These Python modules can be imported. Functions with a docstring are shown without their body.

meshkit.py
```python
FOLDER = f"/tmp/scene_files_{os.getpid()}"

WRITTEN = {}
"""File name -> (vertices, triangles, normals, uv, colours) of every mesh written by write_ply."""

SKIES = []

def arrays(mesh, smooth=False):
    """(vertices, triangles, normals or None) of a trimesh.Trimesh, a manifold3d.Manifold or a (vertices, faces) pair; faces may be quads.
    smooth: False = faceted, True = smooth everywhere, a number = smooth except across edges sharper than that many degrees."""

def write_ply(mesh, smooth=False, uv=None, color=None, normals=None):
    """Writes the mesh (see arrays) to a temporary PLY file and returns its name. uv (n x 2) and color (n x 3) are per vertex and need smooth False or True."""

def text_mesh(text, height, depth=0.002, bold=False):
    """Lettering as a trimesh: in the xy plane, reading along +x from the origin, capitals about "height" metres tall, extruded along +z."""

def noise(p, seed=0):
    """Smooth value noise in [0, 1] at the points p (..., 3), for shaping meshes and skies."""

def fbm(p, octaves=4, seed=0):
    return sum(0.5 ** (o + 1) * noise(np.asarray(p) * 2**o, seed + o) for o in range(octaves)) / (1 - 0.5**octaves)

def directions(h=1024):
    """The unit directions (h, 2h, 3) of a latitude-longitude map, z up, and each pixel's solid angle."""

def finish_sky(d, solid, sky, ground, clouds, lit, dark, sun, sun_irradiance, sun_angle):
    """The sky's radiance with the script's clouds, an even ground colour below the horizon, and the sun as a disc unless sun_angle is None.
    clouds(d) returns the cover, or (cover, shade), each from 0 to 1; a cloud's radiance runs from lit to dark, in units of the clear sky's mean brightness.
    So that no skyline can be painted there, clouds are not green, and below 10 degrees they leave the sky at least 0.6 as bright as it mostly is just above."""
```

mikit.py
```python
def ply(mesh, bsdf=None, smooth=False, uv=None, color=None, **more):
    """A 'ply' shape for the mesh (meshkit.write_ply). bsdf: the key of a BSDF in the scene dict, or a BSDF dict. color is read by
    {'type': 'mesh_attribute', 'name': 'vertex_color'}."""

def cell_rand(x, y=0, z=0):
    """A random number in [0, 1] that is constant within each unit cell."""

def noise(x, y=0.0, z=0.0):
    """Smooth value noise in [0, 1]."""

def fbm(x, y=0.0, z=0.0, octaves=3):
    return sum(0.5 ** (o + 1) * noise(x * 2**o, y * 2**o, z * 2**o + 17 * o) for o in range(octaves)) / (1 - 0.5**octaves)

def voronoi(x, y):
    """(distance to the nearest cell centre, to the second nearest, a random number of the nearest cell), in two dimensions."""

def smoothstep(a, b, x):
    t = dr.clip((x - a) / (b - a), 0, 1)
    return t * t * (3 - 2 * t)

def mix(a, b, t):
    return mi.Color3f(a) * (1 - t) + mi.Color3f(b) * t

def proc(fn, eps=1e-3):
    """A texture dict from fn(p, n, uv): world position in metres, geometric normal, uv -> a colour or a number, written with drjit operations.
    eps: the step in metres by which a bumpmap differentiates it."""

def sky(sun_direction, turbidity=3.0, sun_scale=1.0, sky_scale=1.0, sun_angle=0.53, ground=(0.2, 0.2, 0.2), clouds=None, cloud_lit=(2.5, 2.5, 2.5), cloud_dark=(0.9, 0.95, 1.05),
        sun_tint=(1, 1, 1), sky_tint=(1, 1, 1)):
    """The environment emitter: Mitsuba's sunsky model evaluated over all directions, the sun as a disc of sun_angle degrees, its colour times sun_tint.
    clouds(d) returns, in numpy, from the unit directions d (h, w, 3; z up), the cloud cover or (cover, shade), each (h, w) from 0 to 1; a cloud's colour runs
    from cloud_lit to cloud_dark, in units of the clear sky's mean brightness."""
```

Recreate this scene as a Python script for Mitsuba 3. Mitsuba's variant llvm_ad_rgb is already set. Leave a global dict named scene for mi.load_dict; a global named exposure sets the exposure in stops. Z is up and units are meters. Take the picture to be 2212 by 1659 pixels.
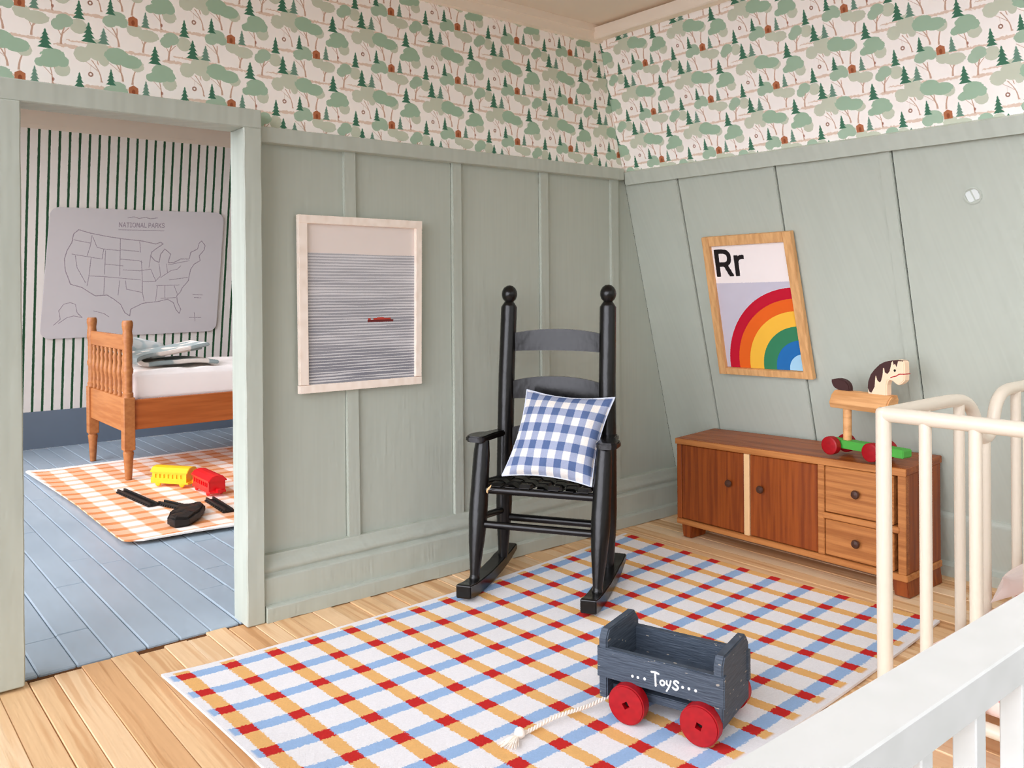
import math, random
import numpy as np, trimesh, mitsuba as mi, drjit as dr
import manifold3d as m3
from shapely.geometry import Polygon, LineString, Point, box as sbox
from shapely.ops import unary_union
import mikit, meshkit
from mikit import proc, noise, fbm, smoothstep, mix, cell_rand

T = mi.ScalarTransform4f
W_PX, H_PX = 2212, 1659
scene, labels = {}, {}
rng = random.Random(7)

# ------------------------------------------------------------------ camera, sky, exposure
CAM = np.array([-1.066, -3.264, 1.309])
YAW, PITCH, ROLL, FPX, CXP, CYP = 0.68337, -0.00142, -0.00803, 1852.9, 1085.47, 622.53
fwd_ = np.array([math.sin(YAW) * math.cos(PITCH), math.cos(YAW) * math.cos(PITCH), math.sin(PITCH)])
r0_ = np.array([math.cos(YAW), -math.sin(YAW), 0.0])
u0_ = np.cross(r0_, fwd_)
up_ = -math.sin(ROLL) * r0_ + math.cos(ROLL) * u0_
scene['camera'] = {
    'type': 'perspective', 'fov': math.degrees(2 * math.atan(W_PX / 2 / FPX)), 'fov_axis': 'x',
    'principal_point_offset_x': 0.5 - CXP / W_PX, 'principal_point_offset_y': 0.5 - CYP / H_PX,
    'near_clip': 0.02, 'far_clip': 200.0,
    'to_world': T().look_at(origin=CAM.tolist(), target=(CAM + fwd_).tolist(), up=up_.tolist())}
SUN = np.array([-1.0, -0.20, 0.40])
scene['sky'] = mikit.sky(SUN, turbidity=3.0, sun_scale=0.42, sky_scale=1.2, sun_angle=70.0, sun_tint=(0.73, 1.0, 1.92), ground=(0.22, 0.21, 0.20),
                         clouds=lambda d: np.full(d.shape[:2], 0.9), cloud_lit=(1.04, 1.0, 0.97), cloud_dark=(0.9, 0.9, 0.9))
exposure = 3.58


# ------------------------------------------------------------------ helpers: colours, materials
def lin(c):
    c = np.asarray(c, float) / 255.0
    return np.where(c <= 0.04045, c / 12.92, ((c + 0.055) / 1.055) ** 2.4)


def L3(c):
    return mi.Color3f(*[float(x) for x in lin(c)])


def mat(name, color=None, rough=0.6, spec=0.4, bump=None, bscale=1.0, eps=1e-3, **kw):
    """color: an sRGB triple or a function fn(p, n, uv)."""
    tex = proc(color) if callable(color) else {'type': 'rgb', 'value': [float(x) for x in lin(color)]}
    b = {'type': 'principled', 'base_color': tex, 'roughness': rough, 'specular': spec, **kw}
    if bump is not None:
        b = {'type': 'bumpmap', 'arbitrary': proc(bump, eps), 'scale': bscale, 'bsdf': b}
    scene[name] = {'type': 'twosided', 'bsdf': b}
    return name


# ------------------------------------------------------------------ helpers: keys and entries
def numbered(key):
    taken = lambda k: k in scene or k in labels or any(s.startswith(k + '__') for s in scene)
    if not taken(key):
        return key
    i = 1
    while taken(f'{key}_{i:03d}'):
        i += 1
    return f'{key}_{i:03d}'


def thing(name, label, cat, group=None):
    key = numbered(name)
    labels[key] = {'label': label, 'category': cat}
    if group:
        labels[key]['group'] = group
    return key


def struct(name, label=None):
    key = numbered(name)
    labels[key] = {'kind': 'structure'}
    if label:
        labels[key]['label'] = label
    return key


_counter = {}


def part(parent, name, mesh, m, smooth=False, label=None, uv=None, M=None, kind=None):
    base = parent + '__' + name
    k = _counter.get(base, 0)
    _counter[base] = k + 1
    key = base if k == 0 else f'{base}_{k:03d}'
    if M is not None:
        if isinstance(mesh, tuple):
            v = np.asarray(mesh[0]) @ M[:3, :3].T + M[:3, 3]
            mesh = (v, mesh[1])
        else:
            mesh = mesh.copy()
            mesh.apply_transform(M)
    scene[key] = mikit.ply(mesh, m, smooth=smooth, uv=uv)
    if label:
        labels.setdefault(key, {})['label'] = label
    if kind:
        labels.setdefault(key, {})['kind'] = kind
    return key


def own(key, mesh, m, smooth=False, uv=None, M=None):
    """The thing's own mesh, when it is one mesh."""
    if M is not None:
        mesh = mesh.copy()
        mesh.apply_transform(M)
    scene[key] = mikit.ply(mesh, m, smooth=smooth, uv=uv)
    return key


# ------------------------------------------------------------------ helpers: meshes
def frame(o, ex, ey, ez):
    M = np.eye(4)
    M[:3, 0], M[:3, 1], M[:3, 2], M[:3, 3] = ex, ey, ez, o
    return M


def hull(pts):
    return trimesh.Trimesh(np.asarray(pts, float), process=False).convex_hull


def bx(x0, x1, y0, y1, z0, z1, c=0.003):
    """Box with chamfered edges."""
    c = min(c, 0.3 * min(x1 - x0, y1 - y0, z1 - z0))
    pts = []
    for sx, X in ((1, x0), (-1, x1)):
        for sy, Y in ((1, y0), (-1, y1)):
            for sz, Z in ((1, z0), (-1, z1)):
                pts += [(X + sx * c, Y + sy * c, Z), (X + sx * c, Y, Z + sz * c), (X, Y + sy * c, Z + sz * c)]
    return hull(pts)


def cat(*ms):
    return trimesh.util.concatenate([m for m in ms])


def prism(poly, z0, z1):
    m = trimesh.creation.extrude_polygon(poly if hasattr(poly, 'exterior') else Polygon(poly), z1 - z0, engine='earcut')
    m.apply_translation([0, 0, z0])
    return m


def bevel_prism(pts, z0, z1, c=0.003):
    """Extruded outline with the rim chamfered (outline shrinks by c at both ends)."""
    p = pts if hasattr(pts, 'exterior') else Polygon(pts)
    q = p.buffer(-c, join_style=2)
    if q.is_empty or q.geom_type != 'Polygon':
        return prism(p, z0, z1)
    a = m3.CrossSection([np.array(p.exterior.coords)[:-1]])
    mid = prism(p, z0 + c, z1 - c)
    caps = prism(q, z0, z1)
    return cat(mid, caps)


def lathe(profile, a=(0, 0, 0), b=(0, 0, 1), n=20):
    """profile: (r, t) with t from 0 at a to 1 at b; capped."""
    a, b = np.asarray(a, float), np.asarray(b, float)
    ax = b - a
    L = np.linalg.norm(ax)
    ax = ax / L
    h = np.array([1.0, 0, 0]) if abs(ax[0]) < 0.9 else np.array([0, 1.0, 0])
    e1 = np.cross(ax, h)
    e1 /= np.linalg.norm(e1)
    e2 = np.cross(ax, e1)
    ang = np.arange(n) * 2 * np.pi / n
    ring = np.cos(ang)[:, None] * e1 + np.sin(ang)[:, None] * e2
    v, f = [], []
    for r, t in profile:
        v.append(a + ax * (t * L) + max(r, 1e-5) * ring)
    k = len(profile)
    v = np.concatenate(v)
    for i in range(k - 1):
        for j in range(n):
            q = [i * n + j, i * n + (j + 1) % n, (i + 1) * n + (j + 1) % n, (i + 1) * n + j]
            f += [[q[0], q[1], q[2]], [q[0], q[2], q[3]]]
    c0, c1 = len(v), len(v) + 1
    v = np.vstack([v, a + ax * profile[0][1] * L, a + ax * profile[-1][1] * L])
    for j in range(n):
        f += [[c0, (j + 1) % n, j], [c1, (k - 1) * n + j, (k - 1) * n + (j + 1) % n]]
    return trimesh.Trimesh(v, f, process=False)


def rod(a, b, r, r2=None, n=16):
    r2 = r if r2 is None else r2
    L = np.linalg.norm(np.asarray(b, float) - np.asarray(a, float))
    e = min(0.3 * r, 0.1 * L) / L
    return lathe([(r * 0.75, 0), (r, e), (r2, 1 - e), (r2 * 0.75, 1)], a, b, n)


def tube(path, r, n=14, close=False):
    """Round tube along a polyline; r a number or one per point."""
    p = np.asarray(path, float)
    k = len(p)
    r = np.broadcast_to(r, (k,))
    t = np.gradient(p, axis=0)
    t /= np.linalg.norm(t, axis=1, keepdims=True)
    h = np.array([0, 0, 1.0]) if abs(t[0][2]) < 0.9 else np.array([1.0, 0, 0])
    e1 = np.cross(t[0], h)
    e1 /= np.linalg.norm(e1)
    E1 = []
    for i in range(k):
        e1 = e1 - t[i] * (e1 @ t[i])
        e1 /= np.linalg.norm(e1)
        E1.append(e1.copy())
    E1 = np.array(E1)
    E2 = np.cross(t, E1)
    ang = np.arange(n) * 2 * np.pi / n
    v = (p[:, None] + r[:, None, None] * (np.cos(ang)[None, :, None] * E1[:, None] + np.sin(ang)[None, :, None] * E2[:, None])).reshape(-1, 3)
    f = []
    for i in range(k - 1):
        for j in range(n):
            q = [i * n + j, i * n + (j + 1) % n, (i + 1) * n + (j + 1) % n, (i + 1) * n + j]
            f += [[q[0], q[1], q[2]], [q[0], q[2], q[3]]]
    c0, c1 = len(v), len(v) + 1
    v = np.vstack([v, p[0], p[-1]])
    for j in range(n):
        f += [[c0, (j + 1) % n, j], [c1, (k - 1) * n + j, (k - 1) * n + (j + 1) % n]]
    return trimesh.Trimesh(v, f, process=False)


def spline(pts, n=40):
    from scipy.interpolate import PchipInterpolator, CubicSpline
    p = np.asarray(pts, float)
    s = np.r_[0, np.cumsum(np.linalg.norm(np.diff(p, axis=0), axis=1))]
    return CubicSpline(s, p, bc_type='natural')(np.linspace(0, s[-1], n))


def grid(nu, nv, fn):
    """A sheet: fn(u, v) -> points for u, v in [0, 1]; returns (vertices, faces), uv."""
    u, v = np.meshgrid(np.linspace(0, 1, nu), np.linspace(0, 1, nv), indexing='ij')
    P = fn(u.ravel(), v.ravel())
    f = []
    for i in range(nu - 1):
        for j in range(nv - 1):
            a = i * nv + j
            f += [[a, a + nv, a + nv + 1], [a, a + nv + 1, a + 1]]
    return P, np.array(f), np.stack([u.ravel(), v.ravel()], 1)


# ------------------------------------------------------------------ measured frame of the room
X0, SL = 2.955, 0.2555                       # right wall: x = X0 - SL z
LR = math.hypot(1, SL)
M_R = frame((X0, 0, 0), (0, -1, 0), (-SL / LR, 0, 1 / LR), (-1 / LR, 0, -SL / LR))     # right wall: (along towards the front, up, out)
Y0, SF = 4.696, 0.17                         # far wall of the bedroom: y = Y0 - SF z
LF = math.hypot(1, SF)
M_F = frame((0, Y0, 0), (1, 0, 0), (0, -SF / LF, 1 / LF), (0, -1 / LF, -SF / LF))
M_B = frame((0, 0, 0), (1, 0, 0), (0, 0, 1), (0, -1, 0))                              # back wall: (x, z, out)
CEIL = 2.70
WPU, WPV = 0.36546, 0.25208                  # wallpaper repeat


# ------------------------------------------------------------------ materials
def streaks(p, k=1.0):
    return fbm(p.x * 90 * k + p.y * 90 * k, p.z * 5, 0.0)


def green_fn(p, n, uv):
    w = fbm(p.x * 3 + p.y * 3, p.z * 2.2, p.y * 2.0)
    s = noise(p.x * 120 + p.y * 120, p.z * 6)
    return mix(L3((171, 177, 165)), L3((178, 184, 172)), 0.6 * w + 0.4 * s)


def paint_bump(p, n, uv):
    return 0.0016 * fbm(p.x * 110 + p.y * 110, p.z * 9, 0.3) + 0.0012 * fbm(p.x * 22, p.y * 22, p.z * 14)


mat('m_green', green_fn, 0.55, 0.35, paint_bump, 1.0)


def trim_fn(p, n, uv):
    w = noise(p.x * 70 + p.y * 70, p.z * 5)
    return mix(L3((174, 180, 168)), L3((181, 187, 175)), w)


mat('m_trim', trim_fn, 0.5, 0.4, lambda p, n, uv: 0.0014 * fbm(p.x * 60 + p.y * 60, p.z * 12, p.y * 20), 1.0)
mat('m_dark', (30, 26, 22), 0.9, 0.1)
mat('m_gap', (96, 62, 36), 0.9, 0.1)
mat('m_bluegap', (104, 114, 124), 0.8, 0.2)
mat('m_plug', (212, 218, 214), 0.5, 0.3)
mat('m_cream', (236, 222, 204), 0.7, 0.2)
mat('m_ceiling', (222, 208, 190), 0.8, 0.15)
mat('m_white_paint', lambda p, n, uv: mix(L3((204, 205, 199)), L3((212, 212, 207)), noise(p.x * 30, p.y * 30, p.z * 30)), 0.45, 0.4)
mat('m_crib', (212, 200, 181), 0.3, 0.45)


def wallpaper(u, w):
    """Colour of the woodland paper at u repeats along and w repeats up from the hut row."""
    bg = L3((250, 244, 237))
    c = mi.Color3f(bg)
    tan_, trunk = L3((214, 184, 160)), L3((190, 152, 128))
    dark, sage, pale = L3((160, 187, 162)), L3((167, 190, 167)), L3((199, 204, 184))
    pine, pine2 = L3((70, 118, 94)), L3((112, 146, 128))
    rust, rust2 = L3((178, 112, 78)), L3((146, 78, 50))

    def at(u0, d0):
        a, b = u - u0, w + d0
        return (a - dr.floor(a + 0.5)) * WPU, (b - dr.floor(b + 0.5)) * WPV

    def put(c, m, col, k=1.0):
        return dr.select(m, mi.Color3f(c) * (1 - k) + mi.Color3f(col) * k, c)

    def ell(x, y, cx, cy, rx, ry):
        return dr.square((x - cx) / rx) + dr.square((y - cy) / ry)

    K = 0.000390
    wob = noise(u * 60, w * 45) - 0.5
    # soft ground strokes
    for u0, d0, rx, ry in ((0.30, 0.065, 0.095, 0.0045), (0.66, 0.02, 0.05, 0.006), (0.93, 0.0, 0.045, 0.005), (0.02, 0.46, 0.075, 0.005), (0.40, 0.50, 0.045, 0.006), (0.80, 0.43, 0.02, 0.005), (0.52, 0.42, 0.05, 0.003)):
        x, y = at(u0, d0)
        c = put(c, ell(x, y - 0.006 * wob, 0, 0.06 * 0, rx, ry) < 1, tan_, 0.75)

    def stem(c, u0, d0, h, lean, br=True, light=False):
        x, y = at(u0, d0)
        b = (x - lean * y * y / h)
        wd = 0.0024 + 0.0016 * dr.square(1 - y / h)
        m = (y > 0) & (y < h) & (dr.abs(b) < wd)
        if br:
            m |= (y > 0.55 * h) & (y < h) & (dr.abs(b - 0.55 * (y - 0.55 * h)) < 0.0018)
            m |= (y > 0.45 * h) & (y < h) & (dr.abs(b + 0.75 * (y - 0.45 * h)) < 0.0014)
        c = put(c, m, trunk, 0.9)
        return put(c, (y > 0.06 * h) & (y < 0.9 * h) & ((b > 0.001) & (b < 0.010 + 0.004 * (1 - y / h))), L3((250, 244, 238)), 1.0) if light else c

    def crown(c, u0, d0, lobes, col):
        x, y = at(u0, d0)
        m = mi.Bool(False)
        for cx, cy, rx, ry in lobes:
            m |= ell(x, y, cx * K, cy * K, rx * K * (1 + 0.22 * wob), ry * K) < 1
        return put(c, m, col)

    # stems: hut row, then the row between
    c = stem(c, 0.275, 0.05, 0.062, -0.15, True, True)
    c = stem(c, 0.705, -0.055, 0.075, -0.45, True, True)
    c = stem(c, 0.90, -0.11, 0.062, -0.4)
    c = stem(c, 0.99, -0.08, 0.05, 0.2, False)
    c = stem(c, 0.865, 0.405, 0.066, -0.35)
    c = stem(c, 0.095, 0.43, 0.058, 0.25)
    c = stem(c, 0.345, 0.49, 0.062, 0.2, True)
    # crowns
    c = crown(c, 0.355, -0.165, [(0, 0, 66, 62)], pale)
    c = crown(c, 0.265, -0.29, [(-25, -28, 88, 50), (15, 28, 100, 66), (-95, -42, 42, 38), (85, -10, 55, 50)], dark)
    c = crown(c, 0.61, -0.46, [(55, 28, 98, 96), (-75, -30, 72, 70), (110, -50, 45, 60)], pale)
    c = crown(c, 1.035, -0.36, [(0, 0, 62, 56)], pale)
    c = crown(c, 0.905, -0.43, [(-55, 18, 105, 78), (60, -14, 105, 62)], dark)
    c = crown(c, 0.09, 0.15, [(45, -18, 100, 58), (-70, 16, 70, 60)], pale)
    c = crown(c, 0.835, 0.03, [(15, 16, 80, 66), (-50, -20, 62, 54), (62, -14, 48, 46)], sage)
    c = crown(c, 0.50, 0.205, [(0, 0, 70, 68)], pale)
    c = crown(c, 0.365, 0.19, [(8, 20, 72, 60), (-42, -20, 56, 52)], sage)

    def pine_(c, u0, d0, W, H, col):
        x, y = at(u0, d0)
        t = (y + H * 0.5) / H
        saw = 1 - (t * 4.5 - dr.floor(t * 4.5))
        hw = W * 0.5 * (1 - t) ** 0.8 * (0.50 + 0.60 * saw) + 0.0006
        return put(c, (t > 0) & (t < 1) & (dr.abs(x) < hw), col)

    for u0, d0, W, H, col in ((0.12, -0.05, 80, 145, pine2), (0.505, -0.03, 95, 165, pine), (0.79, -0.15, 80, 145, pine), (0.59, 0.265, 120, 180, pine), (0.725, 0.285, 98, 145, pine2), (0.21, 0.44, 118, 170, pine)):
        c = pine_(c, u0, d0, W * K * 0.98, H * K, col)
    # hut
    x, y = at(0.0, 0.0)
    c = put(c, (dr.abs(x) < 0.0165) & (y > -0.018) & (y < 0.019 - dr.abs(x) * 0.55), rust)
    c = put(c, ell(x, y, 0, -0.006, 0.006, 0.010) < 1, rust2)
    # tree hollow, tyre swing with its rope
    x, y = at(0.276, -0.015)
    c = put(c, ell(x, y, 0, 0, 0.0042, 0.006) < 1, rust2, 0.8)
    x, y = at(0.605, -0.15)
    e = ell(x, y, 0, 0, 0.0088, 0.0088)
    c = put(c, (e < 1), L3((150, 110, 92)), 0.95)
    c = put(c, (e < 0.2), bg)
    return put(c, (dr.abs(x) < 0.0006) & (y > 0.009) & (y < 0.036), trunk, 0.5)


mat('m_paper_back', lambda p, n, uv: wallpaper((p.x + 0.4968) / WPU, (p.z - 2.0335) / WPV), 0.75, 0.15)
mat('m_paper_right', lambda p, n, uv: wallpaper((-0.2862 - p.y) / WPU, (p.z * LR - 2.0418) / WPV), 0.75, 0.15)


def stripes_fn(p, n, uv):
    s = (p.x - 0.304) / 0.074
    d = dr.abs(s - dr.floor(s + 0.5)) + 0.03 * (noise(p.x * 200, p.z * 60) - 0.5)
    return mix(L3((244, 237, 229)), L3((48, 86, 58)), 1 - smoothstep(0.10, 0.15, d))


mat('m_stripes', stripes_fn, 0.75, 0.15)
mat('m_bed_base', (112, 124, 138), 0.5, 0.4)


def pine_floor(k):
    base = [((228, 194, 152), (208, 164, 118)), ((222, 184, 138), (200, 152, 104)), ((232, 202, 164), (216, 176, 130)), ((212, 166, 118), (188, 138, 90))][k]

    def fn(p, n, uv):
        pl = dr.floor(p.x * 11)
        warp = 0.012 * noise(p.y * 3.5 + pl * 7, p.x * 8) + 0.004 * noise(p.y * 14, p.x * 20)
        g = fbm((p.x + warp) * 42 + k * 13, p.y * 1.1, k * 3.0)
        f = noise((p.x + warp) * 260, p.y * 7)
        band = smoothstep(0.52, 0.70, g)
        return mix(mix(L3(base[0]), L3(base[1]), band * 0.8), L3(base[1]), 0.18 * f)

    return fn


for k in range(4):
    mat(f'm_pine_{k}', pine_floor(k), 0.5, 0.3, lambda p, n, uv: 0.0010 * fbm(p.x * 160, p.y * 6, 0.0), 1.0)


def blue_fn(p, n, uv):
    w = fbm(p.x * 6, p.y * 3, 0.0)
    return mix(L3((150, 166, 178)), L3((166, 181, 192)), w)


mat('m_blue', blue_fn, 0.32, 0.5, lambda p, n, uv: 0.0016 * fbm(p.x * 40, p.y * 18, 0.0), 1.0)


def wood(c1, c2, axis='y', fine=1.0):
    def fn(p, n, uv):
        a, b, c = (p.x, p.y, p.z) if axis == 'y' else ((p.y, p.x, p.z) if axis == 'x' else (p.x, p.z, p.y))
        g = fbm(a * 60 * fine, b * 3.0, c * 60 * fine)
        f = noise(a * 330 * fine, b * 12, c * 330 * fine)
        return mix(L3(c1), L3(c2), dr.clip(smoothstep(0.3, 0.75, g) * 0.8 + 0.3 * f, 0, 1))

    return fn


mat('m_teak', wood((150, 74, 24), (116, 50, 14), 'z'), 0.42, 0.4)
mat('m_teak_h', wood((156, 82, 32), (122, 58, 20), 'y'), 0.4, 0.4)
mat('m_oak', wood((190, 126, 70), (152, 90, 42), 'y'), 0.45, 0.4)
mat('m_strip', (226, 186, 136), 0.5, 0.3)
mat('m_knob', (70, 42, 30), 0.4, 0.4)
mat('m_bedwood', wood((180, 118, 68), (164, 100, 54), 'y', 0.6), 0.4, 0.4)
mat('m_bedrail', wood((178, 98, 46), (160, 82, 34), 'x', 0.6), 0.4, 0.4)
mat('m_black', (11, 10, 10), 0.26, 0.42, lambda p, n, uv: 0.0008 * fbm(p.x * 60, p.y * 60, p.z * 25), 1.0)
mat('m_blackseat', (15, 15, 14), 0.38, 0.4)
mat('m_frame_white', lambda p, n, uv: mix(L3((246, 234, 222)), L3((232, 216, 200)), noise(p.x * 60, p.y * 60, p.z * 30)), 0.6, 0.25)
mat('m_frame_wood', wood((220, 172, 118), (196, 146, 94), 'z'), 0.5, 0.3)
mat('m_ink', (34, 30, 30), 0.8, 0.1)
mat('m_pencil', (166, 152, 158), 0.9, 0.05)
mat('m_card', (218, 211, 210), 0.8, 0.1)
mat('m_linen', (240, 232, 226), 0.9, 0.1)
mat('m_red', lambda p, n, uv: mix(L3((160, 4, 18)), L3((142, 2, 14)), noise(p.x * 80, p.y * 80, p.z * 80)), 0.45, 0.4)
mat('m_toygreen', (74, 160, 62), 0.5, 0.35)
mat('m_toywood', wood((222, 170, 116), (196, 140, 88), 'y', 0.7), 0.5, 0.3)
mat('m_horse', (240, 208, 176), 0.55, 0.3)
mat('m_mane', (66, 40, 38), 0.55, 0.3)
mat('m_bridle', (170, 40, 46), 0.5, 0.3)


def slate_fn(p, n, uv):
    g = noise(p.x * 30, p.y * 30, p.z * 260)
    worn = fbm(p.x * 45, p.y * 45, p.z * 90)
    c = mix(L3((72, 82, 94)), L3((52, 61, 72)), g)
    return mix(c, L3((186, 176, 160)), 0.5 * smoothstep(0.745, 0.79, worn))


mat('m_slate', slate_fn, 0.55, 0.3, lambda p, n, uv: 0.0014 * noise(p.x * 40, p.y * 40, p.z * 300), 1.0)
mat('m_lettering', (238, 236, 232), 0.6, 0.2)
mat('m_cord', (238, 226, 212), 0.85, 0.1)
mat('m_yellowtoy', (244, 190, 34), 0.4, 0.45)
mat('m_redtoy', (220, 22, 30), 0.35, 0.5)
mat('m_blacktoy', (30, 26, 24), 0.5, 0.4)
mat('m_pink', lambda p, n, uv: mix(L3((224, 200, 190)), L3((206, 96, 96)), smoothstep(0.72, 0.77, noise(p.x * 38, p.y * 38, p.z * 38))), 0.9, 0.1)
mat('m_taupe', (214, 198, 190), 0.9, 0.1)


def rug_fn(p, n, uv):
    a, b = uv.x, uv.y
    e = 0.05 * (noise(p.x * 240, p.y * 240) - 0.5)
    da = dr.abs(a - dr.floor(a + 0.5)) + e
    db = dr.abs(b - dr.floor(b + 0.5)) + e
    ya, bb = 1 - smoothstep(0.145, 0.175, da), 1 - smoothstep(0.145, 0.175, db)
    inside = smoothstep(-3.30, -3.22, a) * (1 - smoothstep(12.26, 12.34, a)) * smoothstep(-0.34, -0.27, b) * (1 - smoothstep(9.30, 9.38, b))
    ya, bb = ya * inside, bb * inside
    white, yellow, blue, red = L3((220, 218, 218)), L3((216, 168, 106)), L3((144, 172, 206)), L3((184, 44, 42))
    c = mix(white, yellow, ya)
    c = mix(c, mix(blue, red, ya), bb)
    return c * (0.95 + 0.08 * noise(p.x * 300, p.y * 300))


mat('m_rug', rug_fn, 0.95, 0.05, lambda p, n, uv: 0.0010 * noise(p.x * 420, p.y * 420), 1.0)


def rug2_fn(p, n, uv):
    a, b = (p.x - 0.24) / 0.198, (p.y - 1.36) / 0.148
    da, db = dr.abs(a - dr.floor(a + 0.5)), dr.abs(b - dr.floor(b + 0.5))
    ya, yb = 1 - smoothstep(0.20, 0.29, da), 1 - smoothstep(0.13, 0.21, db)
    c = mix(L3((242, 226, 214)), L3((224, 158, 108)), dr.clip(0.75 * ya + 0.65 * yb, 0, 1))
    c = mix(c, L3((204, 120, 70)), 0.6 * ya * yb)
    edge = smoothstep(0.165, 0.18, p.x) * smoothstep(1.345, 1.36, p.y) * (1 - smoothstep(3.58, 3.6, p.y))
    return mix(L3((244, 234, 226)), c, edge)


mat('m_rug2', rug2_fn, 0.95, 0.05)


def gingham_fn(p, n, uv):
    a, b = uv.x * 6.1, uv.y * 5.1
    sa, sb = a - dr.floor(a), b - dr.floor(b)
    A = smoothstep(0.49, 0.51, sa)
    B = smoothstep(0.49, 0.51, sb)
    white, mid, deep = L3((224, 219, 212)), L3((152, 160, 182)), L3((84, 102, 140))
    k = (A + B) * 0.5
    c = mi.Color3f(dr.select(k < 0.5, mix(white, mid, k * 2), mix(mid, deep, k * 2 - 1)))
    return c * (0.92 + 0.14 * noise(uv.x * 260, uv.y * 260))


mat('m_seam', (196, 202, 214), 0.95, 0.05)
mat('m_gingham', gingham_fn, 0.95, 0.05, lambda p, n, uv: 0.0008 * noise(uv.x * 300, uv.y * 300), 1.0)


def sea_fn(p, n, uv):
    u, v = uv.x, 1 - uv.y
    d = v - 0.187 + 0.010 * noise(u * 3.0, 5.0) - 0.004
    wav = v + 0.0035 * noise(u * 4, v * 30) + 0.002 * noise(u * 12, v * 60)
    k = wav * 54
    row = dr.floor(k)
    th = 0.06 + 0.34 * noise(u * 3.2 + row * 7.3, row * 3.1) * (0.55 + 0.6 * v)
    ink = (1 - smoothstep(th, th + 0.14, dr.abs(k - row - 0.5))) * (0.38 + 0.42 * v) + 0.20 * noise(u * 2.0, v * 14)
    sea = mix(L3((212, 210, 211)), L3((116, 117, 126)), dr.clip(ink, 0, 1))
    c = mix(L3((226, 214, 206)), sea, smoothstep(-0.002, 0.004, d))
    hull_ = (u > 0.545) & (u < 0.79) & (v > 0.608) & (v < 0.622) & (u - 0.545 > (v - 0.600) * 0.1)
    dk = ((u > 0.60) & (u < 0.765) & (v > 0.597) & (v <= 0.609)) | ((u > 0.635) & (u < 0.70) & (v > 0.592) & (v < 0.6)) | ((u > 0.55) & (u < 0.575) & (v > 0.597) & (v < 0.61))
    c = dr.select(dk, L3((176, 62, 50)), c)
    return dr.select(hull_, L3((104, 38, 36)), c)


mat('m_sea', sea_fn, 0.6, 0.25)


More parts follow.
